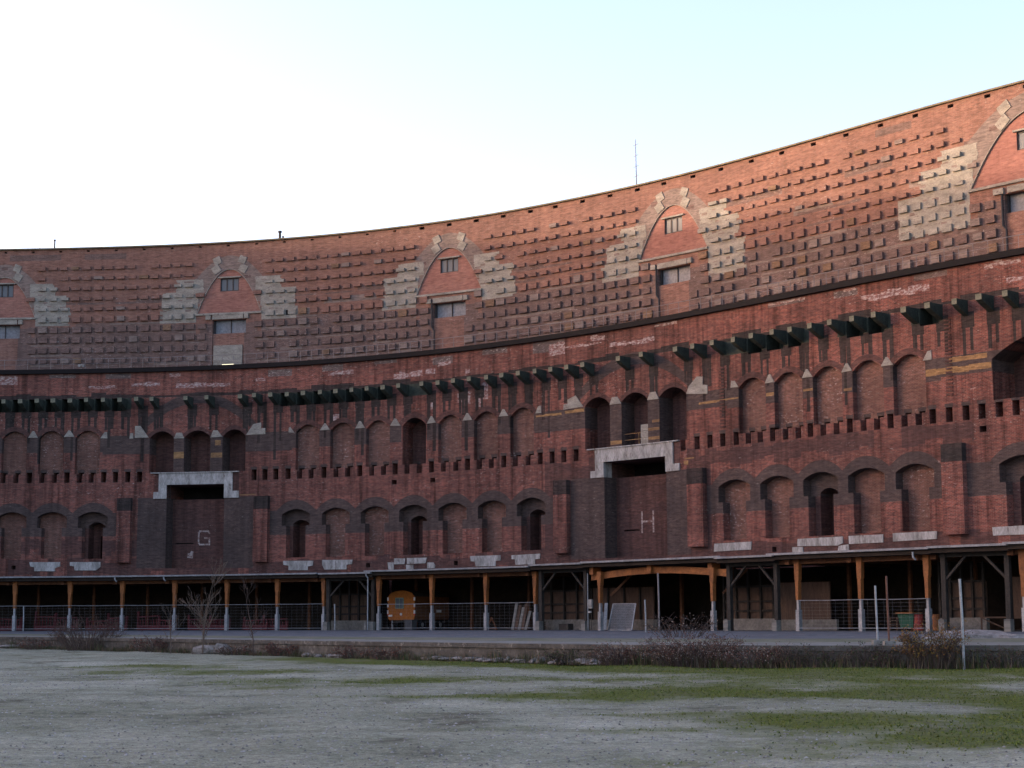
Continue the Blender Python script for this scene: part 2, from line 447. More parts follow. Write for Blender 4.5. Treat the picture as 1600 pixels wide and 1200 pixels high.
# grey, salted patches under the ledge and on the wall face
for (a, b, lo, hi) in [(-35.16,-32.69,21.59,22.1),(-29.91,-27.51,21.46,22.04),(-14.44,-12.11,21.16,21.65),(-9.14,-7.09,21.34,21.76),(-4.01,-1.78,21.62,21.96),(1.81,3.82,21.11,21.64),
      (6.79,9.3,21.47,21.93),(24.18,26.41,21.66,22.14),(11.88,15.12,21.05,21.82),(35.32,38.63,21.56,22.18),(47.94,50.51,21.54,22.0),(41.27,43.33,21.36,21.69)]:
    add(a, b, lo - .1, min(hi, 21.8), None, LI['grey'])
EFF = [(-39.78,-38.13,20.89,21.9),(-23.25,-18.05,20.26,20.83),(-27.48,-24.76,20.54,21.11),(-23.87,-22.81,21.28,21.78),(-2.09,.77,19.99,20.8),(1.09,2.05,20.16,20.76),
 (2.37,3.66,20.86,21.26),(-8.58,-6.06,20.83,21.24),(-15.6,-14.67,20.51,21.21),(5.1,5.5,19.84,20.64),(-8.07,-7.44,16.8,17.77),(1.42,1.9,17.2,19.3),(4.3,5.58,17.4,18.99),(6.06,7.35,17.1,19.11),
 (13.5,15.12,20.5,21.65),(15.12,18.83,20.97,21.22),(17.72,19.17,21.19,21.8),(19.64,24.14,20.48,20.98),(24.17,26.41,21.54,21.8),(9.74,10.71,13.15,13.92),(35.32,38.71,21.56,21.8),
 (43.6,49.11,20.59,21.23),(53.23,55.79,21.34,21.84),(54.76,55.96,20.26,20.65),(42.13,43.09,21.56,21.8),(-31.5,-29,20.4,20.8),(-45,-41,20.5,21.4)]
for (a, b, lo, hi) in EFF: 
    k = max(1, int((b - a) / .55))
    for i in range(k):
        x0 = a + (b - a) * i / k; x1 = a + (b - a) * (i + 1) / k
        add(x0, x1, lo + rnd.uniform(0, .35) * (hi - lo), hi - rnd.uniform(0, .35) * (hi - lo), None, LI['eff'])
# the shallow relieving arches over the triple openings (purple ring)
for c, w in ((-21.1, 4.9), (22.0, 5.3)):
    add(c - w - .75, c + w + .75, arc(c, w, 16.9, 2.1), arc(c, w + .75, 17.0, 2.95), None, LI['purple'], n=18)
# dark run-off below every corbel
for s in CORB:
    r = s + .1
    for k in range(3):
        x = r - .4 + k * .28
        if k == 1 and rnd.random() < .5: continue
        add(x, x + rnd.uniform(.2, .36), rnd.choice([16.3, 16.6, 16.9, 15.4, 14.0]) + rnd.uniform(-.3, .3), 18.5, None, LI['stain'])
    add(r - .45, r + .5, 17.9, 18.9, None, LI['stain'])
for a, b in HOLES:
    add(a, b, 18.6, 19.8, None, LI['mossy'])
for q_ in range(90): add(-62 + q_ * 1.4, -60.6 + q_ * 1.4, 19.6, 19.75 + rnd.uniform(0, .4), None, LI['stain'])
# hollows between the corbels
ct = sorted(CORB)
for a, b in zip(ct, ct[1:]):
    if b - a < 2.0 and any(x <= a and b <= y for x, y in HOLES):
        add(a + .32, b - .12, 18.45, 19.6, 1.3, LI['mossy'])
# upper niches with a segmental head
for (c, w) in NICHES:
    add(c - w - .45, c + w + .45, arc(c, w + .1, 16.2, .55), arc(c, w + .40, 16.35, .82), None, LI['deep'], n=12)
    add(c - w, c + w, 12.9, arc(c, w, 16.1, .66), .42, LI['back'], n=12)
add(-1.18, 1.17, 12.9, arc(0, 1.18, 16.1, .66), 1.6, LI['deep'], n=12)        # the one dark, deep niche
add(-1.63, 1.62, arc(0, 1.28, 16.2, .55), arc(0, 1.63, 16.35, .85), None, LI['deep'], n=12)
add(53.5, 61.5, 13.2, arc(57.5, 4.2, 15.6, 1.5), 2.4, LI['deep'], n=16)      # the wide arch of the last bay
# triple openings
for tri, zt in (([(-25.61,-23.32),(-22.35,-19.86),(-18.7,-16.49)], 16.0), ([(17.09,19.6),(20.75,23.38),(24.53,27.23)], 16.3)):
    for a, b in tri:
        c, w = (a + b) / 2, (b - a) / 2
        add(a - .3, b + .3, arc(c, w, zt, .6), arc(c, w + .3, zt + .1, .85), None, LI['deep'], n=10)
        add(a, b, 12.95, arc(c, w, zt, .6), 1.5, LI['deep'], n=10)
    lo, hi = tri[0][0], tri[-1][1]
    for (x0, x1) in ((tri[0][1], tri[1][0]), (tri[1][1], tri[2][0])):
        add(x0, x1, 12.95, zt, None, LI['purple'])
# yellow brick courses
YEL = [(28.45,30.2,15.3,15.57),(30.21,32.3,15.33,15.57),(34.93,35.65,15.27,15.54),(38.34,39.2,15.21,15.45),(26.93,27.88,11.45,11.58),(26.87,27.3,11.06,11.41),(12.17,14.74,15.85,16.05),
 (15.07,17.0,15.85,16.19),(50.39,53.18,15.85,16.2),(48.6,53.45,15.15,15.6),(-23.31,-22.36,14.13,14.76),(-19.42,-18.87,15.2,15.7),(-19.8,-18.72,14.12,14.63),(-16.94,-15.44,10.81,10.96),
 (19.61,20.74,13.08,13.41),(23.8,24.52,14.42,14.67),(23.4,24.52,13.85,14.14),(23.4,24.52,13.13,13.45),(41.9,42.6,14.9,15.1)]
for a, b, lo, hi in YEL:
    k = max(1, int((b - a) / .7))
    for i in range(k):
        add(a + (b-a)*i/k, a + (b-a)*(i+1)/k, lo + rnd.uniform(0, .08), hi - rnd.uniform(0, .08), None, LI['yel'])
# slots
for s in SLOTS:
    add(s - .32, s + .3, 13.05, 13.3, None, LI['purple'])
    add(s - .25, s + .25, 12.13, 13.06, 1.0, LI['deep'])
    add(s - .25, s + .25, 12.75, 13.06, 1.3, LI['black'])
for s in (-1.97, 1.82, 52.68):
    add(s - .24, s + .24, 11.3, 11.68, .9, LI['black'])
# lower arcade: purple stone band, ring, niche and piers
for a, b in ((-44, -28.33), (-14.05, 14.18), (29.08, 49.83), (51.39, 66)):
    add(a, b, 7.4, 9.45, None, LI['purple'])
for c, w, door in LARCH:
    top = 9.55 if c < 20 else 9.7
    add(c - w - .55, c + w + .55, 8.6, arc(c, w + .55, top - .15, .95, 2.2), None, LI['purple'], n=14)
    add(c - w + .42, c + w - .42, 5.45, 8.25, .72, LI['back' if not door else 'deep'])
    add(c - w, c + w, 8.15, arc(c, w, top - .45, .46), .72, LI['back' if not door else 'purple'], n=12)
    if door:
        d = .12
        add(c - .78 + d, c + .78 + d, 5.45, arc(c + d, .78, 8.35, .32), 1.9, LI['deep'], n=8)
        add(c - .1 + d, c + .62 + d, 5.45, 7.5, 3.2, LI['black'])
# letter bays: recess with a stone-framed opening above; dark flanks
for a, r0, r1, b, z1 in ((-26.57,-23.88,-18.44,-15.6,10.65), (15.6,18.97,25.12,27.45,10.72)):
    add(a, b, 4.6, 10.75, None, LI['purple'])
    add(r0, r1, 4.6, z1, 1.4, LI['deep'])
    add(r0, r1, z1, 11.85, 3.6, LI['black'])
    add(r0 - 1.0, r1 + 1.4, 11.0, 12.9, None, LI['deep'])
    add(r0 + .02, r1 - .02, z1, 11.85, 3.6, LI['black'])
add(19.7, 21.2, 6.62, 6.74, 1.65, LI['black']); add(-23.6, -21.9, 6.75, 6.85, 1.6, LI['black'])
for a, b in PILAST:
    add(a, b, 5.1, 10.72, -.45, LI['red'])
    add(a, b, 9.6, 10.72, -.45, LI['stain'])
for s in (-37.9, -4.49, 4.12, 35.35):
    add(s - .2, s + .2, 4.5, 4.85, .6, LI['black'])

# the far arm out of frame carries the same pattern, coarser
s = -49.0
while s > -250:
    add(s - 1.2, s + 1.2, 12.9, arc(s, 1.2, 16.1, .6), .45, LI['back'], n=4)
    add(s - 1.4, s + 1.4, 5.45, arc(s, 1.4, 9.0, .5), .7, LI['deep'], n=4)
    s -= 3.7
s = 70.0
while s < 128:
    add(s - 1.2, s + 1.2, 12.9, arc(s, 1.2, 16.1, .6), .45, LI['back'], n=4)
    add(s - 1.4, s + 1.4, 5.45, arc(s, 1.4, 9.0, .5), .7, LI['deep'], n=4)
    s += 3.7

hall = thing('brick_hall', P(0, 0, -1.5), 'huge curved red brick hall wall with niches, corbels and arched windows above the sheds', 'building')
mb = MB()
relief(mb, F_, SMIN, SMAX, LZ0, LZ1, 0.0, LI['red'], step=1.3)
build('lower_wall', mb, [M[k] for k in LM], hall)

# ---- upper wall, set back on the ledge
UP = 5.06
UM = ['upred', 'updark', 'infill', 'vous', 'stone', 'black', 'blind', 'ochre']
UI = {k: i for i, k in enumerate(UM)}
BAYS = [  # centre, half base, infill base z, apex, outer apex, ring half width, steps: (left edge, right edge offsets, lo, hi)
    dict(c=-41.75, hw=3.0, z0=27.85, za=31.75, zo=33.0, ro=4.35, k=1.0),
    dict(c=-20.63, hw=2.98, z0=27.80, za=31.90, zo=33.2, ro=4.35, k=1.0),
    dict(c=.15, hw=3.12, z0=28.05, za=32.03, zo=33.35, ro=4.5, k=1.0),
    dict(c=21.85, hw=3.3, z0=28.20, za=32.18, zo=33.5, ro=4.75, k=1.08),
    dict(c=54.15, hw=5.2, z0=27.95, za=32.55, zo=33.75, ro=7.1, k=1.72),
]
G_ = []
def gadd(*a, **k): G_.append(Feat(*a, **k))
gadd(SMIN, SMAX, 20.0, 27.3, None, UI['updark'])
s = -46.0
while s < 62:       # batches of other brick in bands
    w = rnd.uniform(2, 6)
    z = rnd.choice([26.9, 27.3, 28.2, 29.1, 31.0, 33.3])
    gadd(s, s + w, z, z + rnd.uniform(.25, .7), None, UI[rnd.choice(['updark', 'upred', 'vous'])])
    s += rnd.uniform(1.5, 5)
for k_ in range(4, 11):
    z_ = 32.5 - .965 * k_ + .48
    x_ = -46.0
    while x_ < 62:
        w_ = rnd.uniform(1.5, 7)
        if rnd.random() < .6: gadd(x_, x_ + w_, z_ - .06, z_ + rnd.uniform(.05, .16), None, UI['vous'] if k_ > 5 else UI['updark'])
        x_ += w_ + rnd.uniform(0, 3)
def ring_out(b): return arc(b['c'], b['ro'], b['z0'] + 1.4, b['zo'] - b['z0'] - 1.4, 1.9)
def infill_top(b): return arc(b['c'], b['hw'], b['z0'], b['za'] - b['z0'], 2.0)
STONE = []
for b in BAYS:
    c, k = b['c'], b['k']
    gadd(c - b['ro'], c + b['ro'], b['z0'] + 1.0, ring_out(b), None, UI['vous'], n=24)
    for q_ in range(7):        # odd red blocks in the ring
        x_ = c + rnd.uniform(-.9, .9) * b['ro']; z_ = b['z0'] + rnd.uniform(2.4, 4.8)
        if z_ + .5 < ring_out(b)(x_): gadd(x_ - .3, x_ + .3, z_, z_ + rnd.uniform(.2, .45), None, UI['updark'])
    x = b['hw']
    for sg in (-1, 1):
        ext = [(2.4, 4.85, 29.9, 31.1), (2.9, 6.15, 28.4, 29.95), (3.0, 6.4, 27.1, 28.45)]
        if k > 1.5: ext = [(4.5, 7.5, 30.0, 31.15), (4.9, 9.45, 28.35, 30.05), (5.05, 11.25, 25.7, 28.4)]
        elif k > 1.05: ext = [(2.6, 5.2, 29.9, 31.4) if sg > 0 else (2.6, 5.0, 29.9, 31.1), (2.9, 6.4, 28.4, 30.4 if sg > 0 else 29.95), (3.1, 6.9, 25.9 if sg > 0 else 27.0, 28.45)]
        for (p, q, lo, hi) in ext:
            a0, a1 = (c + p, c + q) if sg > 0 else (c - q, c - p)
            STONE.append((a0, a1, lo, hi))
            zz_ = lo
            while zz_ < hi - .02:       # toothed edge, course group by course group
                z2_ = min(hi, zz_ + rnd.choice([.17, .25, .33, .41]))
                o_ = rnd.choice([0, 0, 0, -.12, .1, -.26]); i_ = rnd.uniform(-.05, .06)
                if sg > 0: gadd(a0 + i_, a1 + o_, zz_, z2_, -.015, UI['stone'])
                else: gadd(a0 - o_, a1 - i_, zz_, z2_, -.015, UI['stone'])
                zz_ = z2_
            for i in range(int((a1 - a0) * (hi - lo) / 1.4)):       # red bricks left in the grey
                x_ = rnd.uniform(a0, a1 - .5); z_ = rnd.uniform(lo, hi - .2)
                gadd(x_, x_ + rnd.uniform(.25, .6), z_, z_ + rnd.uniform(.08, .2), -.015, UI['vous'])
    gadd(c - b['hw'] - .06, c + b['hw'] + .06, b['z0'], arc(c, b['hw'] + .06, b['z0'], b['za'] + .05 - b['z0'], 2.0), 0.0, UI['stone'], n=24)
    gadd(c - b['hw'], c + b['hw'], b['z0'], infill_top(b), .12, UI['infill'], n=24)
    gadd(c - b['hw'] - .05, c + b['hw'] + .05, 26.0, b['z0'], 0.0, UI['upred'])
    gadd(c - b['hw'] * .9, c + b['hw'] * .9, 22.0, 26.9, 0.0, UI['updark'])
    d0, d1 = (-1.5, 1.6) if k < 1.5 else (-2.55, 2.6)
    gadd(c + d0, c + d1, 26.0, 27.25, .5, UI['blind'])
    gadd(c + d0, c + d1 - .15, 21.0, 26.0, .12, UI['upred'])
    w = .86 * (k if k > 1.5 else 1)
    gadd(c - w - .03, c + w - .03, 29.9 + (0 if c < 20 else .1), 31.1 + (0 if c < 20 else .12), .32, UI['black'])
# parapet drain holes
PH = [8.03,10.45,13.11,15.8,18.47,21.05,23.88,26.59,29.53,32.45,35.45,38.48,41.6,44.66,47.63,50.6,53.6,56.6]
s = 5.4
while s > -46: PH.append(s); s -= 2.62
for s in PH: gadd(s - (.24 if s > -4 else .14), s + (.24 if s > -4 else .14), 33.96 if s > -4 else 34.05, 34.2, .3, UI['black'])
mb = MB()
relief(mb, G_, SMIN, SMAX, 20.5, 34.34, 0.0, UI['upred'], step=1.3, base_off=UP)
# ---- projecting header bricks in rows
def in_stone(s, z): return any(a <= s <= b and lo - .1 <= z <= hi + .15 for a, b, lo, hi in STONE)
def blocked(s, z):
    for b in BAYS:
        d = abs(s - b['c'])
        if z > b['z0'] - .3:
            if d < b['hw'] + .3 and z < infill_top(b)(min(max(s, b['c'] - b['hw'] + .01), b['c'] + b['hw'] - .01)) + .3: return True
            if z > 31.1 and d < b['ro'] and z < ring_out(b)(s) + .15: return True
            if z > 29.8 and d < b['hw'] * .98: return True
        else:
            if d < (1.95 if b['k'] < 1.5 else 3.2): return True
            if z > 26.9 and d < b['hw'] * .62: return True
    return False
cols = []
s = -17.0
while s > -46: cols.append(s); s -= 1.06
s = -17.0 + 1.04
while s < 66:
    cols.append(s); s += lerp([(-17, 1.035), (0, 1.05), (14, 1.09), (32, 1.17), (66, 1.17)], s)
for s in sorted(cols):
    for k in range(11):
        z = 32.5 - .965 * k + (.03 if s > 28 else 0)
        if k == 10: z = 22.75
        if z < 22.4: continue
        x = s + rnd.uniform(-.05, .05) + (.04 * k)
        if blocked(x, z): continue
        w = .375 + rnd.uniform(-.05, .04)
        hh = (.15 if k < 5 else .25) + rnd.uniform(-.02, .03)
        st = in_stone(x, z)
        mi = UI['stone'] if st else (UI['upred'] if z > 27.2 else UI['updark'])
        if not st and rnd.random() < (.10 if z > 26 or s < 28 else .4): mi = UI['vous'] if rnd.random() < .7 else UI['ochre']
        if st: hh *= .9
        if rnd.random() < .025: continue
        pr = (.20 if k < 5 else .18) + rnd.uniform(-.07, .05)
        mb.sbox(x - w, x + w, UP - pr, UP + .02, z - hh, z + hh, mi, step=5)
build('upper_wall', mb, [M[k] for k in UM], hall)

# ---- coping, ledge, unseen roof, outer wall
mb = MB(); mb.sbox(SMIN, SMAX, UP - .22, UP + .9, 34.34, 34.46, 0, step=2.0)
build('coping', mb, M['coping'], hall)
mb = MB()
mb.sbox(SMIN, SMAX, -.30, .35, 21.88, 22.26, 0, step=2.0)
build('ledge_gutter', mb, M['gutter'], hall)
mb = MB()
mb.sbox(SMIN, SMAX, .35, UP + .3, 21.6, 21.95, 0, step=2.5)
build('terrace_slab', mb, M['conc'], hall)
mb = MB()
ss = [SMIN + i * 2.5 for i in range(int((SMAX - SMIN) / 2.5) + 1)]
prof = [(UP + .5, 34.3), (UP + 17, 37.6), (UP + 34, 34.3), (UP + 34.3, -2.2)]  # roof out of view; ridge pitched to set where it blocks the low sun
for a, b in zip(ss, ss[1:]):
    for (o0, z0), (o1, z1) in zip(prof, prof[1:3]):
        mb.face([P(a,o0,z0), P(b,o0,z0), P(b,o1,z1), P(a,o1,z1)], 0)
build('unseen_hall_roof', mb, M['hroof'], hall)
mb = MB()
for a, b in zip(ss, ss[1:]):
    mb.face([P(a,UP+34,34.3), P(b,UP+34,34.3), P(b,UP+34,-2.2), P(a,UP+34,-2.2)], 0, [(a,34),(b,34),(b,-2),(a,-2)])
for s in (SMIN, SMAX):
    mb.face([P(s,0,-2.2), P(s,0,21.9), P(s,UP+.4,34.4), P(s,UP+17,37.6), P(s,UP+34,34.3), P(s,UP+34,-2.2)], 0)
build('outer_wall', mb, M['upred'], hall)

# ---- railing on the ledge: posts and two rails
rail = MB()
for zz, r in ((23.22, .024), (22.78, .016)):
    pts = [H(-46 + 1.08 * i, .3, zz) for i in range(104)]
    rail.tube(pts, r, 5)
for i in range(104):
    rail.bar(H(-46 + 1.08 * i, .3, 22.15), H(-46 + 1.08 * i, .3, 23.2), .03)
build('ledge_railing', rail, M['rail'], hall)

# ---- corbels: one part each, pale weathered tip
for s in CORB:
    w = .20 + rnd.uniform(-.02, .02)
    ln = rnd.uniform(-.12, .05)
    mb = MB()
    t = rnd.uniform(-.03, .03)
    zt = 19.52 + (.18 if s > 17 else .1 * max(0, (s - 8) / 9) if s > 8 else 0) - lerp(DZ, s) + (.15 if s < -25 else 0)
    zt = {True: 19.5, False: 19.62}[s < 20] + t
    prof = [(-1.3 - ln, zt), (-1.3 - ln, zt - .36), (-.8, zt - .62), (.05, zt - .98), (.05, zt)]
    A = [H(s - w, o, z) for o, z in prof]; B = [H(s + w, o, z) for o, z in prof]
    mb.face([A[0], A[1], B[1], B[0]], 1, [(0,0),(0,.4),(.4,.4),(.4,0)])
    for i in range(1, 4): mb.face([A[i], A[i+1], B[i+1], B[i]], 0)
    mb.face([A[4], A[0], B[0], B[4]], 0); mb.face(A[::-1], 0); mb.face(B, 0)
    build('corbel', mb, [M['mossy'], M['green_tip']], hall)

# ---- stones set in the lower wall
PIERS = [-36.5,-33.12,-8.81,-5.35,-1.88,1.68,5.29,8.91,35.3,38.75,42.22,45.6,49.0]
for s in PIERS:
    mb = MB(); w = .47
    if s == 49.0: pl = [(s-.55,16.2),(s+.15,16.2),(s+.15,16.8),(s-.15,16.78)]
    else: pl = [(s-w,16.2),(s+w,16.2),(s+.08,16.78),(s-.08,16.78)]
    mb.spoly([(a_ + rnd.uniform(-.04, .04), b_ + rnd.uniform(-.03, .03)) for a_, b_ in pl], -.05, .2); build('cap_stone', mb, M['stone'], hall)
CAPS = [[[14.97,16.31],[16.95,16.39],[16.19,17.32],[15.37,17.06],[15.41,16.75],[14.98,16.71]],[[27.26,16.39],[29.35,16.19],[29.36,16.83],[28.89,16.9],[28.91,17.49],[28.32,17.55],[27.53,16.93]],
 [[19.6,16.3],[20.75,16.3],[20.4,16.85],[19.85,16.85]],[[23.38,16.3],[24.53,16.3],[24.2,16.87],[23.65,16.87]],[[-27.0,16.15],[-25.7,16.15],[-26.49,17.2],[-27.0,17.2]],
 [[-27.5,16.1],[-27.14,16.1],[-27.15,16.6],[-27.42,16.6]],[[-23.32,16.0],[-22.35,16.0],[-22.58,16.5],[-23.08,16.5]],[[-19.86,16.0],[-18.7,16.0],[-19.2,16.6],[-19.6,16.6]],
 [[-16.44,16.1],[-14.6,16.1],[-14.6,16.62],[-15.02,16.62],[-15.02,17.13],[-15.77,17.0]],[[31.61,16.39],[32.35,16.37],[31.99,16.85],[31.66,16.84]],[[12.14,16.25],[12.73,16.25],[12.69,16.83],[12.41,16.79]],
 [[-12.34,16.15],[-11.79,16.12],[-12.19,16.62],[-12.31,16.57]],[[-30.22,16.18],[-29.56,16.17],[-29.61,16.74],[-29.83,16.74]]]
for pl in CAPS:
    mb = MB(); mb.spoly([(a, b - lerp(DZ, a)) for a, b in pl], -.055, .25); build('cap_stone', mb, M['stone'], hall)
BASE = [[[-36.44,5.34],[-33.61,5.32],[-33.59,4.94],[-34.06,4.78],[-34.05,4.52],[-35.97,4.54],[-35.98,4.89],[-36.35,4.96]],[[-32.71,5.31],[-29.87,5.29],[-29.86,4.87],[-30.29,4.56],[-32.24,4.58],[-32.3,4.93],[-32.7,5.0]],
 [[-12.68,5.18],[-9.78,5.14],[-9.85,4.73],[-10.31,4.67],[-10.31,4.36],[-12.16,4.39],[-12.16,4.77],[-12.67,4.84]],[[-8.93,5.19],[-5.98,5.16],[-6.05,4.8],[-6.57,4.75],[-6.56,4.37],[-8.69,4.38],[-8.92,4.79]],
 [[-1.92,5.19],[-.82,5.16],[-.89,4.71],[-1.91,4.7]],[[-.66,5.19],[1.31,5.18],[1.15,4.73],[-.66,4.7]],[[-2.54,4.87],[-1.96,4.86],[-1.96,4.27],[-2.46,4.28]],[[1.34,4.79],[1.94,4.78],[2.1,4.52],[2.06,4.33],[1.34,4.31]],
 [[-.74,4.64],[-.03,4.63],[-.03,4.23],[-.73,4.22]],[[5.57,5.21],[8.59,5.2],[8.59,4.79],[8.11,4.77],[8.08,4.36],[6.13,4.37],[6.05,4.76],[5.65,4.79]],
 [[9.7,5.17],[12.53,5.22],[12.48,4.83],[12.01,4.8],[12.0,4.43],[10.1,4.41],[10.02,4.85],[9.7,4.86]],[[29.75,5.41],[33.29,5.43],[33.2,4.88],[29.69,4.85]],[[37.52,5.45],[41.49,5.46],[41.47,5.02],[41.02,4.88],[37.5,4.96]],
 [[37.04,4.91],[37.97,4.9],[37.99,4.53],[37.02,4.53]],[[41.12,4.85],[41.95,4.93],[41.97,4.53],[41.04,4.54]],[[41.99,5.47],[44.84,5.46],[44.82,4.94],[42.01,4.94]],[[45.62,5.5],[49.04,5.49],[49.02,5.01],[45.63,4.97]],
 [[53.08,5.56],[56.6,5.59],[56.6,5.04],[53.12,5.05]]]
for pl in BASE:
    mb = MB(); mb.spoly([(a, b - lerp(DZ, a)) for a, b in pl], -.06, .3); build('base_stone', mb, M['white'], hall)
# lintels and jamb stones of the letter bays
for s0, s1, r0, r1, zb in ((-24.62,-17.65,-23.88,-18.44,10.65), (18.13,25.88,18.97,25.12,10.72)):
    mb = MB(); mb.sbox(s0, s1, -.12, .9, 11.86, 12.86, 0); build('lintel', mb, M['white'], hall)
    mb = MB(); mb.sbox(s0 - .75, s1 + .6, -.2, .9, 12.865, 12.95, 0); build('lintel_ledge', mb, M['white'], hall)
    for j in ((s0, r0), (r1, s1)):
        mb = MB(); mb.sbox(j[0], j[1], -.1, .9, 11.25, 11.855, 0); build('jamb_stone', mb, M['white'], hall)
    for j in ((s0 - .48, r0), (r1, s1 + .62)):
        mb = MB(); mb.sbox(j[0], j[1], -.1, .9, zb, 11.245, 0); build('jamb_stone', mb, M['white'], hall)
# light blocks standing in the centre opening, with a thin guard rail
for i in range(3):
    mb = MB(); mb.sbox(22.55, 23.3, .12, .6, 12.955 + i * .5, 13.43 + i * .5, 0); build('block', mb, M['stone'], hall)
mb = MB()
for z in (13.4, 13.85): mb.bar(H(20.8, .3, z), H(22.4, .3, z), .04)
mb.bar(H(22.2, .3, 12.95), H(22.2, .3, 13.9), .05)
build('guard_rail', mb, M['yel'], hall)
# painted letters on the recessed walls
def strokes(c, z, w, h, segs, name):
    mb = MB()
    for (x0, y0, x1, y1) in segs:
        ax, az, bx, bz = c + x0 * w, z + y0 * h, c + x1 * w, z + y1 * h
        L = math.hypot(bx - ax, bz - az); ux, uz = (bx - ax) / L * .07, (bz - az) / L * .07
        mb.spoly([(ax - ux - uz, az - uz + ux), (bx + ux - uz, bz + uz + ux), (bx + ux + uz, bz + uz - ux), (ax - ux + uz, az - uz - ux)], 1.388, 1.41)
    build(name, mb, M['paint'], hall)
M['paint'] = rough('worn_white_paint', (.34, .31, .30), (.13, .07, .06), 5.0, coord='Object', bump=0, contrast=(.38, .6))
strokes(-20.93, 7.28, .5, .58, [(1,.72,.75,1),(.75,1,-.75,1),(-.75,1,-1,.75),(-1,.75,-1,-.75),(-1,-.75,-.75,-1),(-.75,-1,1,-1),(1,-1,1,-.05),(1,-.05,.15,-.05)], 'painted_letter')
strokes(22.0, 7.25, .55, .75, [(-1,1,-1,-1),(1,1,1,-1),(-1,.05,1,.05)], 'painted_letter')
mb = MB(); mb.spoly([(-22.45, 5.55), (-21.95, 5.5), (-21.9, 6.1), (-22.1, 6.15), (-22.2, 5.95), (-22.4, 5.95)], 1.385, 1.41); build('painted_patch', mb, M['paint'], hall)
# rungs in the two vertical chases
for s0, s1, z0, z1 in ((30.52,30.99,13.47,17.93), (50.14,50.62,13.79,18.5)):
    mb = MB(); z = z0
    while z < z1:
        mb.sbox(s0, s1, -.05, .05, z, z + .11, 0); z += .235
    build('climbing_rungs', mb, M['deep'], hall)

# ---- upper windows, sills, lintels
for b in BAYS:
    c, k = b['c'], b['k']
    kk = k if k > 1.5 else 1
    zoff = 0 if c < 20 else .1
    w = .86 * kk
    mb = MB()
    for x0, x1, z0, z1 in ((-w,w,29.9,29.98),(-w,w,31.02,31.1),(-w,-w+.09,29.9,31.1),(w-.09,w,29.9,31.1),(-.33*w-.05,-.33*w+.06,29.9,31.1),(.33*w-.06,.33*w+.05,29.9,31.1)):
        mb.sbox(c - .03 + x0, c - .03 + x1, UP + .2, UP + .3, z0 + zoff, z1 + zoff, 0)
    fr = build('window', mb, M['frame'], hall)
    mb = MB(); mb.sbox(c - w, c + w - .06, UP + .24, UP + .26, 29.95 + zoff, 31.06 + zoff, 0); build('pane', mb, M['glass'], fr)
    mb = MB(); mb.sbox(c - w - .22, c + w + .18, UP - .06, UP + .3, 31.12 + zoff, 31.24 + zoff, 0); build('window_lintel', mb, M['stone'], hall)
    mb = MB(); mb.sbox(c - b['hw'] - .12, c + b['hw'] + .08, UP - .14, UP + .2, b['z0'] - .09, b['z0'] + .09, 0); build('string_sill', mb, M['stone'], hall)
    d0, d1 = (-2.1, 1.85) if k < 1.5 else (-3.3, 3.2)
    mb = MB()
    mb.sbox(c + d0, c + d0 + .45 * kk, UP - .18, UP + .3, 27.3, 27.68, 0)
    mb.sbox(c + d0 + .6 * kk, c + d1 - .5, UP - .1, UP + .3, 27.3, 27.72, 0)
    mb.sbox(c + d1 - .38, c + d1, UP - .18, UP + .3, 27.3, 27.7, 0)
    build('door_lintel', mb, M['stone'], hall)
    mb = MB()
    d0, d1 = (-1.5, 1.6) if k < 1.5 else (-2.55, 2.6)
    mb.sbox(c + (d0 + d1) / 2 - .03, c + (d0 + d1) / 2 + .03, UP + .42, UP + .52, 26.0, 27.25, 0)
    build('mullion', mb, M['frame'], hall); mb = MB()
    mb.sbox(c + d0, c + d0 + .12, UP + .3, UP + .52, 26.0, 27.25, 0)
    build('door_jamb', mb, M['frame'], hall)
    # pale stones in the ring, two each side
    def ring_stone(sg, d, r0, r1, w0):
        th = sg * d
        ca, sa = math.cos(th), math.sin(th)
        cx, cz = c, b['za'] - 2.0 * kk
        R0, R1 = 2.0 * kk + r0, 2.0 * kk + r1
        kx = 1.0
        pl = []
        for rr, ww in ((R0, -w0), (R0, w0), (R1, w0), (R1, -w0)):
            pl.append((cx + sa * rr * kx + ca * ww, cz + ca * rr - sa * ww))
        mb = MB(); mb.spoly(pl, UP - .05, UP + .1); build('ring_stone', mb, M['stone'], hall)
    a1 = .48 if k < 1.5 else .62
    for sg in (-1, 1):
        ring_stone(sg, a1 + .07, .04, .74, .36 * (1 + .5 * (kk - 1)))
        ring_stone(sg, a1 - .09, .75, 1.42, .34 * (1 + .5 * (kk - 1)))
# downpipe by each upper door
for b in BAYS[2:]:
    d0 = -1.62 if b['k'] < 1.5 else -2.7
    mb = MB(); mb.tube([H(b['c'] + d0, UP - .08, 27.6), H(b['c'] + d0, UP - .08, 25.2), H(b['c'] + d0 + .25, UP - .08, 24.9), H(b['c'] + d0 + .25, UP - .08, 22)], .07, 6)
    build('downpipe', mb, M['frame'], hall)
# lamp under the G window, and a floodlight on the ledge
lm, nt, bs = mat_new('lit_tube'); bs.inputs['Base Color'].default_value = (.9, .85, .6, 1); bs.inputs['Emission Color'].default_value = (1, .9, .55, 1); bs.inputs['Emission Strength'].default_value = .2
mb = MB(); mb.sbox(-18.95, -17.87, .1, .28, 22.24, 22.36, 0); build('strip_lamp', mb, lm, hall)
mb = MB(); mb.bar(H(-32.3, .2, 22.2), H(-32.3, .2, 22.55), .06); mb.sbox(-32.55, -32.05, .05, .3, 22.5, 22.72, 0); build('floodlight', mb, M['white'], hall)
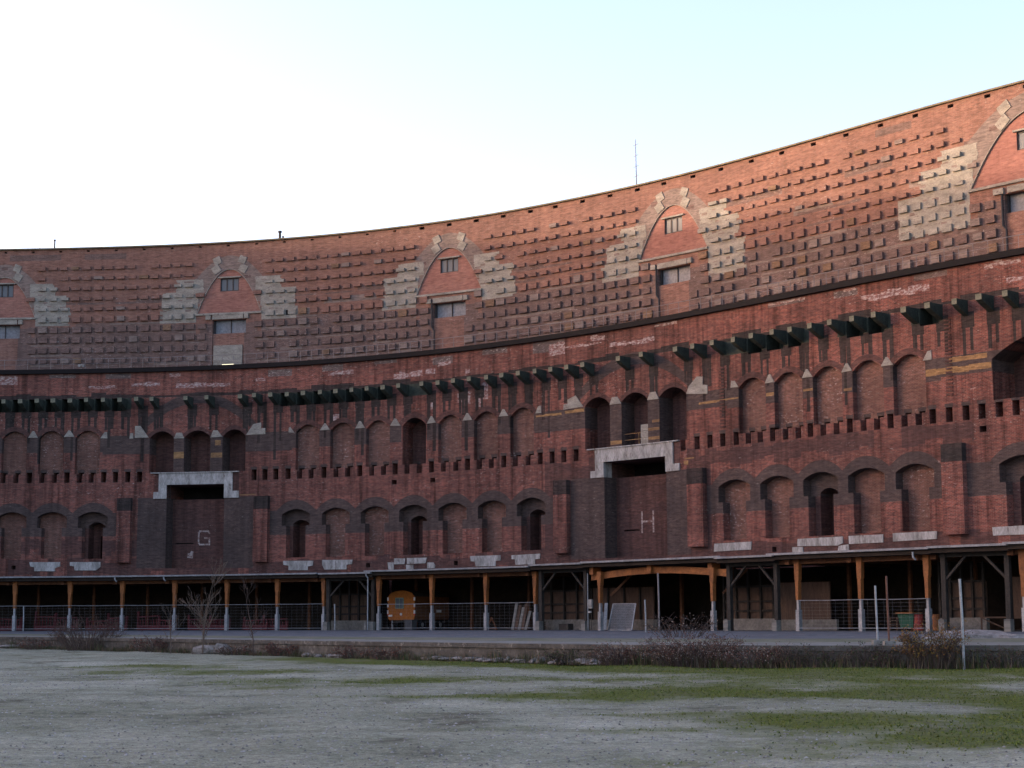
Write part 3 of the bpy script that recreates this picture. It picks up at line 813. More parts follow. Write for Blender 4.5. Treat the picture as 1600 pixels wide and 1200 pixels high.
# pale infill under the G window
mb = MB(); mb.sbox(-22.0, -19.35, UP + .0, UP + .15, 21.9, 24.9, 0); build('rendered_panel', mb, M['stone'], hall)
# dark vent holes in the pale stones right of G
for s in (-16.05, -15.15):
    mb = MB(); mb.sbox(s - .16, s + .16, UP - .05, UP + .05, 27.4, 27.85, 0); build('vent_hole', mb, M['black'], hall)
# masts and stubs on the parapet
mb = MB(); mb.tube([P(17.65, UP + 1, 34.4), P(17.62, UP + 1, 36.5), P(17.6, UP + 1, 38.7)], [.05, .04, .025], 6)
for z in (35.6, 36.4, 37.3, 38.2): mb.bar(P(17.4, UP + 1, z), P(17.85, UP + 1, z + .1), .03)
build('aerial_mast', mb, M['rail'], None, label='thin lattice aerial mast on the hall parapet, taller of the two rooftop masts', category='aerial')
mb = MB(); mb.tube([P(-38.9, UP + 1, 34.5), P(-38.9, UP + 1, 37.5)], [.03, .015], 5)
build('aerial_rod', mb, M['rail'], None, label='faint thin rod on the parapet at the far left of the hall', category='aerial')
mb = MB(); mb.cyl(P(-37.5, UP + 1, 34.5), .07, 1.2, 8); mb.cyl(P(-37.5, UP + 1, 35.6), .11, .12, 8)
build('vent_pipe', mb, M['frame'], None, label='short dark vent pipe on the parapet beside the faint thin rod', category='pipe')
mb = MB(); mb.cyl(P(-16.45, UP + 1, 34.4), .12, .95, 8); mb.cyl(P(-16.45, UP + 1, 35.3), .18, .15, 8); mb.cyl(P(-16.15, UP + 1, 34.4), .09, .55, 8)
build('roof_vent', mb, M['frame'], None, label='stubby dark twin roof vent on the parapet right of the G bay', category='vent')
# ------------------------------------------------------------------ ground
from mathutils import noise as mn
def hexc(v): return v
ZF, ZT, ZE = -1.5, -.60, -.82         # field, terrace at the sheds, terrace edge (relative to the eye)
WC = [(-95,112),(-75,128),(-58,134),(-45,124),(-31.9,109.7),(-20.8,95.3),(-12.3,83.0),(-5.2,72.8),(0,66.2),(4.3,61.0),(8.3,58.0),(12.3,56.9),(16.3,56.3),(24,56.0),(34,56.2),(46,57)]
def catmull(pts, n=8):
    out = []
    for i in range(len(pts) - 1):
        p0 = pts[max(i-1,0)]; p1 = pts[i]; p2 = pts[i+1]; p3 = pts[min(i+2,len(pts)-1)]
        for k in range(n):
            t = k / n
            out.append(tuple(.5*((2*b) + (c-a)*t + (2*a-5*b+4*c-d)*t*t + (-a+3*b-3*c+d)*t**3) for a, b, c, d in zip(p0,p1,p2,p3)))
    out.append(pts[-1]); return out
WCC = catmull(WC)
def wall_y(x):
    for (a, b), (c, d) in zip(WCC[10:], WCC[11:]):
        if a <= x <= c: return b + (d - b) * (x - a) / (c - a + 1e-9)
    return 57.0
def g(v, c, w): return math.exp(-((v - c) / w) ** 2)
def moss(x, y):
    n = mn.noise(Vector((x * .12, y * .10, 3.0))) * .5 + mn.noise(Vector((x * .5, y * .22, 9.0))) * .35 + mn.noise(Vector((x * 1.6, y * .9, 5.0))) * .25
    dw = wall_y(x) - y
    a = 1.35 * g(dw, 4.5, 5.5) / (1 + math.exp(-(x + 11) / 1.5)) * (1 - .55 * g(x, 14.5, 3.2) * g(dw, 11, 5))
    for (cx, cy, rx, ry, k) in MOSS:
        a += k * math.exp(-((x - cx) / rx) ** 2 - ((y - cy) / ry) ** 2)
    return max(0.0, min(1.0, a * 1.1 - .03 + n * 1.0))
MOSS = [(4.3, 38.0, 3.0, 4.2, 1.3), (.4, 35, 3.0, 2.2, .75), (6.6, 36.5, 2.2, 1.6, .5), (4.4, 27.5, 1.9, 2.4, 1.0), (2.2, 29.5, 1.6, 1.1, .6), (6.4, 22.3, 1.7, 2.2, 1.3), (9.4, 34, 2.2, 8, .9), (8.0, 27, 1.5, 2.2, .8),
        (-4, 46, 5, 3.5, .75), (-8, 55, 4, 3, .6), (-13, 62, 5, 2.5, .5), (1, 25, 2, 1.1, .42), (-3, 36, 4, 1.2, .42), (-6, 41, 3, 1.2, .4), (-9, 33, 3, 1, .3), (3, 47, 4, 2, .6), (11, 44, 4, 3, .5)]
M['gravel'] = None
def ground_mat():
    m, nt, bs = mat_new('gravel_ground')
    tc = nd(nt, 'ShaderNodeTexCoord'); v = tc.outputs['Object']
    big = noise(nt, v, .10, 5, .6, 1, .55)
    mid = noise(nt, v, .55, 5, .7, 1, .45, off=4)
    fine = noise(nt, v, 9.0, 5, .8, 1, 1, off=9)
    vf = noise(nt, v, 42.0, 3, .8, off=19)
    ru = noise(nt, v, 1.0, 5, .7, .10, .75, off=23)
    c = ramp(nt, big, [(.35, (.176, .176, .132)), (.52, (.222, .222, .174)), (.68, (.268, .266, .216))])
    c = mix(nt, c, ramp(nt, mid, [(.30, (.38, .36, .33)), (.45, (.86, .88, .84)), (.58, (1.03, 1.03, 1.02)), (.72, (1.20, 1.19, 1.17))]), 1.0, 'MULTIPLY')
    c = mix(nt, c, ramp(nt, fine, [(.28, grey(.35)), (.46, grey(.95)), (.70, grey(1.6))]), 1.0, 'MULTIPLY')
    c = mix(nt, c, ramp(nt, vf, [(.32, grey(.45)), (.68, grey(1.6))]), 1.0, 'MULTIPLY')
    c = mix(nt, c, ramp(nt, ru, [(.30, (.58, .58, .53)), (.46, (.93, .93, .90)), (.56, (1.02, 1.02, 1.01)), (.70, (1.16, 1.14, 1.12))]), 1.0, 'MULTIPLY')
    at = nd(nt, 'ShaderNodeAttribute'); at.attribute_name = 'moss'
    ad = nd(nt, 'ShaderNodeMath', operation='ADD'); nt.links.new(at.outputs['Fac'], ad.inputs[0])
    su = nd(nt, 'ShaderNodeMath', operation='MULTIPLY_ADD'); su.inputs[1].default_value = 1.5; su.inputs[2].default_value = -.75
    nt.links.new(noise(nt, v, 1.6, 6, .8, 1, .6, off=33), su.inputs[0]); nt.links.new(su.outputs[0], ad.inputs[1])
    s2 = nd(nt, 'ShaderNodeMath', operation='MULTIPLY_ADD'); s2.inputs[1].default_value = 1.1; s2.inputs[2].default_value = -.55
    nt.links.new(fine, s2.inputs[0]); a2 = nd(nt, 'ShaderNodeMath', operation='ADD'); nt.links.new(ad.outputs[0], a2.inputs[0]); nt.links.new(s2.outputs[0], a2.inputs[1]); ad = a2
    gc = mix(nt, (.036, .046, .008), (.105, .122, .014), ramp(nt, fine, [(.35, grey(0)), (.65, grey(1))]))
    gc = mix(nt, gc, (.10, .095, .06), ramp(nt, mid, [(.5, grey(0)), (.72, grey(.8))]))
    c = mix(nt, c, gc, ramp(nt, ad.outputs[0], [(.22, grey(0)), (.48, grey(.40)), (.80, grey(.95))]))
    nt.links.new(c, bs.inputs['Base Color']); bs.inputs['Roughness'].default_value = .95; bs.inputs['Specular IOR Level'].default_value = .1
    bm = nd(nt, 'ShaderNodeBump'); bm.inputs['Strength'].default_value = .9; bm.inputs['Distance'].default_value = .05
    nt.links.new(fine, bm.inputs['Height']); nt.links.new(bm.outputs[0], bs.inputs['Normal'])
    return m
def axis_vals(lo, hi, flo, fhi, fs):
    v = []; x = flo
    while x <= fhi: v.append(x); x += fs
    st = fs; x = flo
    while x > lo: st *= 1.35; x -= st; v.append(max(x, lo))
    st = fs; x = v[int((fhi - flo) / fs)]
    while x < hi: st *= 1.35; x += st; v.append(min(x, hi))
    return sorted(set(round(a, 3) for a in v))
def fz(x, y):
    return .07 * mn.noise(Vector((x * .25, y * .18, 1))) + .035 * mn.noise(Vector((x * .9, y * .6, 2))) + .012 * mn.noise(Vector((x * 3, y * 3, 2)))
xs = axis_vals(-1500, 1500, -34, 22, .38); ys = axis_vals(-1500, 1500, 12, 112, .38)
vv = []; ff = []; mo = []
for y in ys:
    for x in xs:
        near = -36 < x < 24 and 10 < y < 114
        vv.append((x, y, (fz(x, y) - .02) if near else -.02)); mo.append(moss(x, y) if near else .3)
nx = len(xs)
for j in range(len(ys) - 1):
    for i in range(nx - 1): ff.append((j*nx+i, j*nx+i+1, (j+1)*nx+i+1, (j+1)*nx+i))
me = bpy.data.meshes.new('ground'); me.from_pydata(vv, [], ff)
at = me.attributes.new('moss', 'FLOAT', 'POINT'); at.data.foreach_set('value', mo)
me.materials.append(ground_mat()); me.polygons.foreach_set('use_smooth', [True] * len(ff)); me.update()
ground = bpy.data.objects.new('ground', me); SC.collection.objects.link(ground); ground['kind'] = 'structure'

# terrace behind the retaining wall
TS = []          # matching stations: retaining wall point -> foot of the hall
for i, (x, y) in enumerate(WCC):
    TS.append((x, y))
def s_near(x, y):
    best = None
    for k in range(0, NT, 6):
        s = SMIN + k * DS
        if not -110 < s < 125: continue
        d = (PX[k] - x) ** 2 + (PY[k] - y) ** 2
        if best is None or d < best[0]: best = (d, s)
    return best[1]
def hs(i): return -100 + 222 * i / (len(WCC) - 1)
# foot stations spread evenly along the hall so that strips never cross
mt_as = rough('worn_asphalt', (.095, .103, .115), (.055, .062, .07), .35, .8, coord='Object', spec=4, specc=(.2, .2, .2), bump=.4)
mt_ap = rough('pale_concrete_apron', (.215, .21, .19), (.10, .10, .085), .45, .85, coord='Object', spec=3, specc=(.10, .11, .06), bump=.5)
mt_ms = rough('mossy_dirt', (.16, .15, .12), (.075, .085, .045), .5, .95, coord='Object', bump=.6)
def wall_pt(i): return Vector((WCC[i][0], WCC[i][1], 0))
def foot_pt(i):
    t = i / (len(WCC) - 1)
    # monotone map of stations
    tab = [(0, -105), (.2, -52), (.3333, -30), (.4667, -8), (.6, 18), (.7333, 34), (.8667, 62), (1, 100)]
    p = P(lerp(tab, t), .4, 0); return Vector((p.x, p.y, 0))
mbT, mbA, mbM = MB(), MB(), MB()
for i in range(len(WCC) - 1):
    for mbx, d0, d1, lift in ((mbA, -.02, 5.2, 0), (mbM, 5.2, 13, .0), (mbT, 13, None, 0)):
        qs = []
        for j in (i, i + 1):
            a, b = wall_pt(j), foot_pt(j); L = (b - a).length
            e0 = min(d0 / L, .6); e1 = 1.0 if d1 is None else min(d1 / L, .7)
            for e in (e0, e1):
                p = a.lerp(b, e); dd = max(0, min(1, e * L / 30))
                qs.append(Vector((p.x, p.y, EYE + ZE + (ZT - ZE) * dd)))
        mbx.face([qs[0], qs[2], qs[3], qs[1]])
build('terrace', mbT, mt_as, None, kind='structure')
build('concrete_apron', mbA, mt_ap, None, kind='structure')
build('mossy_verge', mbM, mt_ms, None, kind='structure')
mt_rw = rough('damp_retaining_wall', (.125, .118, .104), (.040, .038, .034), .6, .9, coord='Object', spec=4, specc=(.2, .19, .17), bump=.8, bd=.05)
rw = MB()
for i in range(len(WCC) - 1):
    a, b = Vector((*WCC[i], 0)), Vector((*WCC[i+1], 0))
    t = (b - a).normalized(); n = Vector((t.y, -t.x, 0))
    z1 = EYE + ZE - .01
    for (o0, o1, y0, y1) in ((0, .5, -.3, z1 - .16), (.06, .55, z1 - .16, z1 + .012)):
        A, B = a + n * (o0 if o0 else .0), b + n * (o0 if o0 else .0)
        C, D = b - n * (.5), a - n * (.5)
        rw.hexa([Vector((p.x, p.y, y0)) for p in (A, B, C, D)] + [Vector((p.x, p.y, y1)) for p in (A, B, C, D)])
build('retaining_wall', rw, mt_rw, None, label='low dark weathered concrete retaining wall between gravel field and terrace', category='wall')

# ------------------------------------------------------------------ sheds
OS = -10.2
def frame_at(s, o):
    t, n = axes(s); b = P(s, o, 0)
    return lambda a, c, z, b=b, t=t, n=n: Vector((b.x, b.y, 0)) + t * a + n * c + Vector((0, 0, z + EYE))
def post(parent, s, o=OS, ztop=3.35, wide=True):
    fr = frame_at(s, o)
    mb = MB()
    c = []
    for z, w in ((1.2, .10), (2.35, .12), (2.4, .155), (ztop, .20)):
        c.append([fr(-w, -.14, z), fr(w, -.14, z), fr(w, .14, z), fr(-w, .14, z)])
    for k in range(len(c) - 1):
        mb.hexa(c[k] + c[k+1])
    po = build('post', mb, M['glulam'], parent)
    mb = MB()
    mb.lbox(fr, -.075, .075, -.09, .09, ZT - .1, 1.22); mb.lbox(fr, -.125, .125, -.15, .15, ZT - .1, .62)
    build('steel_foot', mb, M['galv'], po)
def roof_run(parent, s0, s1, z, depth=9.7, lip=.0):
    F0 = P
    mb = MB()
    mb.sbox(s0, s1, OS - .75, -.5, z - .05, z + .03, 0, step=2.0, F=F0)
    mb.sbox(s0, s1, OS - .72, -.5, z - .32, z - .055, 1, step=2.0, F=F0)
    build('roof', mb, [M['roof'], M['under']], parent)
    mb = MB()
    mb.sbox(s0, s1, OS - .93, OS - .76, z - .06, z + .06, 0, step=2.0, F=F0)
    build('gutter', mb, M['roof'], parent)
def beams(parent, slist, z, col='glulam'):
    for s in slist:
        fr = frame_at(s, 0)
        mb = MB(); mb.lbox(fr, -.75, -.42, OS - .3, -.6, z - .62, z - .34); build('roof_beam', mb, M['brn'], parent)
        fr2 = frame_at(s, -5.5)
        mb = MB(); mb.lbox(fr2, -.1, .1, -.1, .1, ZT - .1, z - .33); build('inner_post', mb, M['brn'], parent)
M['brn'] = rough('brown_beam', (.13, .055, .025), (.07, .03, .015), 1.0, .8, coord='Object', bump=0)
def shed(posts, s0, s1, z, label, name='timber_shed'):
    sh = thing(name, P((s0 + s1) / 2, OS, ZT), label, 'shed', 'open timber sheds along the foot of the hall')
    roof_run(sh, s0, s1, z)
    for s in posts: post(sh, s, ztop=z - .33)
    beams(sh, posts, z)
    mb = MB(); mb.sbox(s0 + .1, s1 - .1, OS - .05, OS + .12, z - .60, z - .33, 0, step=2.0, F=P); build('eaves_beam', mb, M['brn'], sh)
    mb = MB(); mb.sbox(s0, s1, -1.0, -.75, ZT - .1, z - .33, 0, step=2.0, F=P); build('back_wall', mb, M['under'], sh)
    return sh
shA = shed([-43.6,-38.3,-33.14,-27.97,-22.85,-17.52,-12.07,-6.74,-1.75], -48, -1.9, 3.72, 'longest open shed with orange timber posts, at the left behind the bare sapling')
shB = shed([4.25,10.10,16.10,21.55], 3.35, 21.7, 3.80, 'open timber shed with orange posts sheltering the orange works trailer')
shC = shed([46.47,50.95,55.31], 44.85, 56.0, 3.93, 'open timber shed with three orange posts and green bin inside')
shD = shed([60.9,66.0,71.0], 60.3, 76, 4.03, 'open timber shed cut off by the right edge of the photo')
# downspouts
for sh, ss_ in ((shA, (-23.2, -18.2)), (shB, (3.55, )), (shC, (55.0,))):
    for s in ss_:
        fr = frame_at(s, OS - .85)
        mb = MB(); mb.tube([fr(0, 0, 3.75), fr(.02, 0, 3.45), fr(.12, .1, 3.3)], .06, 6); build('rain_spout', mb, M['galv'], sh)
def passage(s0, s1, z, label, bl=3.9, left=True, right=True, tall_pipe=None, sl=None):
    pg = thing('braced_passage', P((s0 + s1) / 2, OS, ZT), label, 'passage', 'braced timber passages between the sheds')
    roof_run(pg, s0 - .2, s1 + .2, z)
    for s, k in ((s0 + .25, 1), (s1 - .25, -1)):
        fr = frame_at(s, OS)
        mb = MB(); mb.lbox(fr, -.14, .14, -.14, .14, ZT - .1, z - .33); build('timber_post', mb, M['dtimber'], pg)
        mb = MB(); mb.bar(fr(k * .12, 0, z - 1.75), fr(k * 1.55, 0, z - .38), .13, .13); build('brace', mb, M['dtimber'], pg)
        fr = frame_at(s - k * .05, OS - .25)
        mb = MB(); mb.lbox(fr, -.19, .19, -.15, .25, ZT - .1, .02); build('concrete_foot', mb, M['conc'], pg)
    mb = MB(); mb.sbox(s0, s1, OS - .08, OS + .1, z - .55, z - .33, 0, step=2, F=P); build('eaves_beam', mb, M['dtimber'], pg)
    # boarded inner wall in a dark grid, on a grey plinth
    mb = MB(); mb.sbox(s0 - bl, s1 - 3.7, -6.6, -6.3, ZT - .1, .12, 0, F=P); build('plinth', mb, M['conc'], pg)
    mb = MB(); mb.sbox(s0 - bl, s1 - 3.7, -6.5, -6.4, .12, 2.15, 0, F=P); build('board_panel', mb, M['board'], pg)
    mb = MB()
    for z_ in (.55, 1.15, 2.1): mb.sbox(s0 - bl, s1 - 3.7, -6.62, -6.505, z_, z_ + .13, 0, F=P)
    n = 4
    for k in range(n + 1):
        s = s0 - bl + .1 + (s1 - s0 - 3.9 + bl) * k / n
        fr = frame_at(s, -6.62); mb.lbox(fr, -.07, .07, -.06, .08, .12, 3.3)
    build('panel_frame', mb, M['dtimber'], pg)
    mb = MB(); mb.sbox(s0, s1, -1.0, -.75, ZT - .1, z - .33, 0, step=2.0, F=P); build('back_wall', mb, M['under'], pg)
    return pg
p1 = passage(-1.5, 3.9, 3.68, 'dark braced passage just left of the orange trailer', 2.4)
p2 = passage(21.95, 27.35, 3.88, 'dark braced passage immediately left of the wide orange gateway')
p3 = passage(40.75, 45.1, 3.86, 'dark braced passage immediately right of the wide orange gateway')
p4 = passage(56.1, 60.3, 3.97, 'dark braced passage nearest the right edge, behind the tall pale pole', 2.5)
# gateway
gw = thing('timber_gateway', P(34, OS, ZT), 'wide open gateway under a curved orange laminated beam', 'gateway')
roof_run(gw, 27.5, 40.95, 3.93)
mb = MB()
n = 14
for i in range(n):
    a, b = 27.75 + (40.85 - 27.75) * i / n, 27.75 + (40.85 - 27.75) * (i + 1) / n
    f = lambda s: .34 * math.sin(math.pi * (s - 27.75) / 13.1)
    za, zb = 2.72 + f(a), 2.72 + f(b)
    c = [P(a, OS - .1, za), P(b, OS - .1, zb), P(b, OS + .12, zb), P(a, OS + .12, za), P(a, OS - .1, za + .44), P(b, OS - .1, zb + .44), P(b, OS + .12, zb + .44), P(a, OS + .12, za + .44)]
    mb.hexa(c)
build('laminated_beam', mb, M['glulam'], gw)
for s in (28.88, 39.8): post(gw, s, o=OS - .25, ztop=3.3)
for s in (28.0, 33.9, 39.6):
    fr = frame_at(s, OS); mb = MB(); mb.lbox(fr, -.16, .22, -.35, .4, 3.12, 3.6); build('beam_block', mb, M['glulam'], gw)
for s, k in ((29.1, 1), (39.9, 1)):
    fr = frame_at(s, OS + .4); mb = MB(); mb.bar(fr(.1, 0, 1.7), fr(1.1, 1.2, 3.2), .14); build('brace', mb, M['brn'], gw)
mb = MB(); mb.sbox(23.8, 30.6, -6.7, -6.5, ZT - .1, .1, 0, F=P); build('plinth', mb, M['conc'], gw)
mb = MB(); mb.sbox(23.8, 30.2, -6.65, -6.55, .1, 2.3, 0, F=P); build('board_panel', mb, M['board'], gw)
for s in (23.9, 25.6, 27.3, 28.9):
    mb = MB(); fr = frame_at(s, -6.75); mb.lbox(fr, -.06, .06, -.05, .05, .1, 2.3); build('stud', mb, M['dtimber'], gw)
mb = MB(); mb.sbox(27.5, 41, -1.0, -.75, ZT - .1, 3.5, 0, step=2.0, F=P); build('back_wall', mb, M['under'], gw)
for s in (31.5, 36.5):
    fr = frame_at(s, -5.2); mb = MB(); mb.lbox(fr, -.1, .1, -.1, .1, ZT - .1, 3.6); build('inner_post', mb, M['brn'], gw)
# boarded inner wall seen in shed C, same construction
mb = MB(); mb.sbox(41.5, 45.9, -6.65, -6.55, .05, 2.35, 0, F=P); build('board_panel', mb, M['board'], shC)
mb = MB(); mb.sbox(41.5, 46.4, -6.7, -6.5, ZT - .1, .05, 0, F=P); build('plinth', mb, M['conc'], shC)
mb = MB(); mb.sbox(58.3, 61, -6.65, -6.55, .05, 2.35, 0, F=P); build('board_panel', mb, M['board'], shD)

# ---- mesh fences between the posts
def fence(stations, ztop, label, wires=3):
    f = thing('mesh_fence', P(stations[len(stations)//2], OS - .16, ZT), label, 'fence', 'wire mesh fences between the shed posts')
    for a, b in zip(stations, stations[1:]):
        q = lambda s, z: P(s, OS - .16, z)
        mb = MB(); mb.tube([q(a, ztop), q((a+b)/2, ztop - .02), q(b, ztop)], .022, 5); build('top_rail', mb, M['galv'], f)
        mb = MB(); mb.tube([q(a, ZT + .14), q(b, ZT + .14)], .022, 5); build('bottom_rail', mb, M['galv'], f)
        mb = MB()
        for k in range(1, 8): z = ZT + .14 + (ztop - ZT - .14) * k / 8; mb.bar(q(a, z), q(b, z), .004)
        n = max(4, int((b - a) / .5))
        for k in range(1, n): s = a + (b - a) * k / n; mb.bar(q(s, ZT + .14), q(s, ztop), .003)
        build('wire_mesh', mb, M['galv'], f)
    return f
fence([-43.6,-38.3,-33.14,-27.97,-22.85,-17.52,-12.07,-6.74,-1.75], 1.40, 'long wire mesh fence across the leftmost shed, left of the trailer')
fence([4.25,10.10,16.10,21.55], 1.32, 'wire mesh fence in front of the orange works trailer')
fence([46.47,50.95,55.31], 1.17, 'wire mesh fence with pale rails in front of the green bin')

# ------------------------------------------------------------------ works trailer
tr = thing('works_trailer', P(3.85, -7.0, ZT), 'orange works trailer with rounded roof and small window, parked inside the shed', 'trailer')
t_, n_ = axes(3.9)
b_ = P(3.9, -7.0, 0)
fr = lambda a, c, z: Vector((b_.x, b_.y, 0)) + t_ * a + n_ * c + Vector((0, 0, z + EYE))
M['orange'] = rough('orange_paint', (.40, .135, .018), (.30, .095, .014), 1.2, .5, coord='Object', bump=0)
M['orange_shaded'] = rough('shaded_orange_paint', (.16, .06, .02), (.10, .04, .014), 1.2, .6, coord='Object', bump=0)  # trailer sides: same orange with the shed's shade put into the colour
W_ = 1.27
def hull(c, z0=.14):
    pts = [(-W_ + .08, z0), (-W_, z0 + .2), (-W_, 1.92), (-W_ + .22, 2.18)]
    for k in range(1, 8): a = -1 + 2 * k / 8; pts.append((a * (W_ - .22), 2.18 + .22 * (1 - a * a)))
    pts += [(W_ - .22, 2.18), (W_, 1.92), (W_, z0 + .2), (W_ - .08, z0)]
    return [fr(a, c, z) for a, z in pts]
A, B = hull(0), hull(4.6)
mb = MB(); mb.face(A, 0)
mb.face(B[::-1], 0)
for i in range(len(A)):
    j = (i + 1) % len(A)
    m = 1 if i in (0, 1, len(A)-3, len(A)-2, len(A)-1) else 2
    mb.face([A[j], A[i], B[i], B[j]], m)
build('body', mb, [M['orange'], M['orange_shaded'], M['dtimber']], tr)
mb = MB()
for x0, x1, z0, z1 in ((-.55,.25,1.0,1.06),(-.55,.25,1.78,1.85),(-.55,-.49,1.0,1.85),(.19,.25,1.0,1.85),(-.18,-.12,1.0,1.85)): mb.lbox(fr, x0, x1, -.05, .01, z0, z1)
w = build('window', mb, plain('green_frame', (.20, .28, .20)), tr)
mb = MB(); mb.lbox(fr, -.49, .19, -.02, .02, 1.06, 1.78); build('pane', mb, M['glass'], w)
whm = plain('white_marker', (.75, .74, .72)); rdm = plain('red_marker', (.5, .06, .05))
for sx in (-1, 1):
    for z in (.75, 1.25, 1.75):
        mb = MB(); mb.lbox(fr, sx * W_ - .06, sx * W_ + .06, -.04, .02, z - .13, z + .13); build('marker_plate', mb, whm, tr)
        mb = MB(); mb.lbox(fr, sx * W_ - .055, sx * W_ + .055, -.035, .02, z - .25, z - .135); build('marker_plate', mb, M['orange'] if z > .8 else rdm, tr)
mb = MB(); mb.lbox(fr, -1.2, -.85, -.04, .01, .40, .54); build('number_plate', mb, whm, tr)
mb = MB(); c0 = fr(0, -.02, .55); mb.tube([fr(0, -.05, .58), fr(0, .01, .58)], .1, 12); build('badge', mb, whm, tr)
mb = MB(); mb.lbox(fr, W_, W_ + .03, 2.9, 3.5, .72, .92); build('side_sign', mb, whm, tr)
mb = MB(); mb.lbox(fr, -.9, .9, .1, 4.5, -.05, .14); mb.bar(fr(0, .1, .0), fr(0, -1.1, -.15), .1); build('chassis', mb, M['dtimber'], tr)
for sx in (-1, 1):
    for c in (1.2, 3.6):
        mb = MB(); mb.tube([fr(sx * .95, c, ZT + .36), fr(sx * 1.15, c, ZT + .36)], .36, 16); wh = build('wheel', mb, M['gutter'], tr)
        mb = MB(); mb.tube([fr(sx * 1.1, c, ZT + .36), fr(sx * 1.17, c, ZT + .36)], .17, 12); build('rim', mb, M['galv'], wh)
mb = MB(); mb.bar(fr(1.0, .2, ZT - .0), fr(1.0, .2, .1), .09); mb.bar(fr(-1.0, .2, ZT), fr(-1.0, .2, .1), .09); build('prop_leg', mb, M['galv'], tr)
fr = frame_at(6.6, -6.8)
gm = plain('grey_cabinet', (.085, .09, .10))
mb = MB(); mb.lbox(frame_at(5.75, -8.0), -.35, .35, -.3, .3, ZT, .1); mb.lbox(frame_at(5.75, -8.0), -.4, .4, -.35, .35, .1, .16)
build('tool_box', mb, gm, None, label='grey metal box on the ground beside the trailer wheels', category='box')

# ------------------------------------------------------------------ things kept in the sheds
M['maroon'] = rough('maroon_paint', (.11, .020, .024), (.055, .011, .014), 1.4, .6, coord='Object', bump=0)
descr = ['with two tall uprights', 'with slatted lower panel', 'with three short uprights', 'lower and wider than its neighbours', 'with a tilted top rail', 'with a solid bottom board',
         'standing half behind a shed post', 'with close-set slats', 'with one long upright', 'set slightly forward', 'beneath the sapling branches', 'with missing middle slat', 'pushed right against the next', 'at the end of the row']
xs_ = [-40.5,-37.2,-34.6,-31.4,-29.3,-25.9,-24.4,-21.2,-19.4,-15.8,-14.0,-10.4,-8.6]
for i, s in enumerate(xs_):
    f = thing('red_barrier', P(s, -8.2, ZT), '', 'barrier', 'maroon barriers stored in the leftmost shed')
    w = rnd.uniform(.8, 1.35); h = rnd.uniform(1.0, 1.7)
    rr = rnd.uniform(-.3, .3)
    fq = frame_at(s, -8.2 + rr)
    for x in (-w, w):
        mb = MB(); mb.bar(fq(x, 0, ZT), fq(x + rnd.uniform(-.08, .08), .1, ZT + h * (1 if x < 0 else rnd.uniform(.6, 1))), .14); build('upright', mb, M['maroon'], f)
    mb = MB(); mb.bar(fq(-w, 0, ZT + .3), fq(w, 0, ZT + .3), .12, .2); mb.bar(fq(-w, 0, ZT + .1), fq(w, 0, ZT + .12), .1, .22); build('rail', mb, M['maroon'], f)
    mb = MB(); mb.bar(fq(-w, 0, ZT + h * .7), fq(w, 0, ZT + h * (.7 + rnd.uniform(-.1, .1))), .1); build('top_rail', mb, M['maroon'], f)
    mb = MB()
    k = -w + .2
    while k < w - .1: mb.bar(fq(k, 0, ZT + .3), fq(k, 0, ZT + h * rnd.uniform(.55, .7)), .07); k += .24
    build('slats', mb, M['maroon'], f)
    ords = ['leftmost','second','third','fourth','fifth','sixth','seventh','eighth','ninth','tenth','eleventh','twelfth','thirteenth and last']
    f['label'] = 'dark red slatted barrier in the leftmost shed, %s from the left' % ords[i] if i else 'dark red slatted barrier in the leftmost shed, at the left edge'
# green bin, drums, pallet stack etc. in shed C
gb = thing('wheelie_bin', P(53.0, -8.6, ZT), 'green waste bin with orange lid behind the fence', 'bin')
fr = frame_at(53.0, -8.6)
mb = MB(); c = []
for z, w in ((ZT + .12, .42), (.35, .55)): c.append([fr(-w,-w*.7,z), fr(w,-w*.7,z), fr(w,w*.7,z), fr(-w,w*.7,z)])
mb.hexa(c[0] + c[1]); build('bin_body', mb, plain('bin_green', (.018, .085, .055)), gb)
mb = MB(); mb.lbox(fr, -.6, .6, -.45, .42, .352, .43); mb.bar(fr(-.6, -.48, .39), fr(.6, -.48, .39), .06); build('lid', mb, plain('lid_orange', (.20, .09, .03)), gb)
for sx in (-1, 1):
    mb = MB(); mb.tube([fr(sx*.42, .3, ZT+.1), fr(sx*.52, .3, ZT+.1)], .1, 10); build('wheel', mb, M['gutter'], gb)
for s, col, lab in ((53.55, (.30, .045, .04), 'dark red drum left of the last orange post, beside the bin'), (54.6, (.34, .13, .05), 'rusty brown drum right of the last orange post')):
    mb = MB(); b0 = P(s, -8.6, ZT)
    z0 = 0
    for z, r in ((0, .29), (.3, .31), (.6, .31)): mb.cyl(b0 + Vector((0, 0, z)), .29, .29, 16); mb.cyl(b0 + Vector((0, 0, z + .285)), .31, .03, 16)
    build('steel_drum', mb, plain('drum', col), None, label=lab, category='drum')
def pallet(s, o, n, lab):
    f = frame_at(s, o); pl = thing('pallet_stack', P(s, o, ZT), lab, 'pallets')
    for k in range(n):
        mb = MB(); z = ZT + k * .15
        for y in (-.4, -.2, 0, .2, .4): mb.lbox(f, -.6, .6, y - .06, y + .06, z + .1, z + .125)
        for x in (-.5, 0, .5): mb.lbox(f, x - .06, x + .06, -.45, .45, z + .01, z + .095)
        build('pallet', mb, M['board'], pl)
pallet(51.9, -7.8, 5, 'stack of brown pallets in the shadow left of the green bin')
pallet(19.2, -8.0, 4, 'stack of brown pallets behind the leaning planks')
tb = thing('trestle', P(57.9, -8, ZT), 'low brown timber trestle under the passage nearest the right edge', 'trestle')
fq = frame_at(57.9, -8)
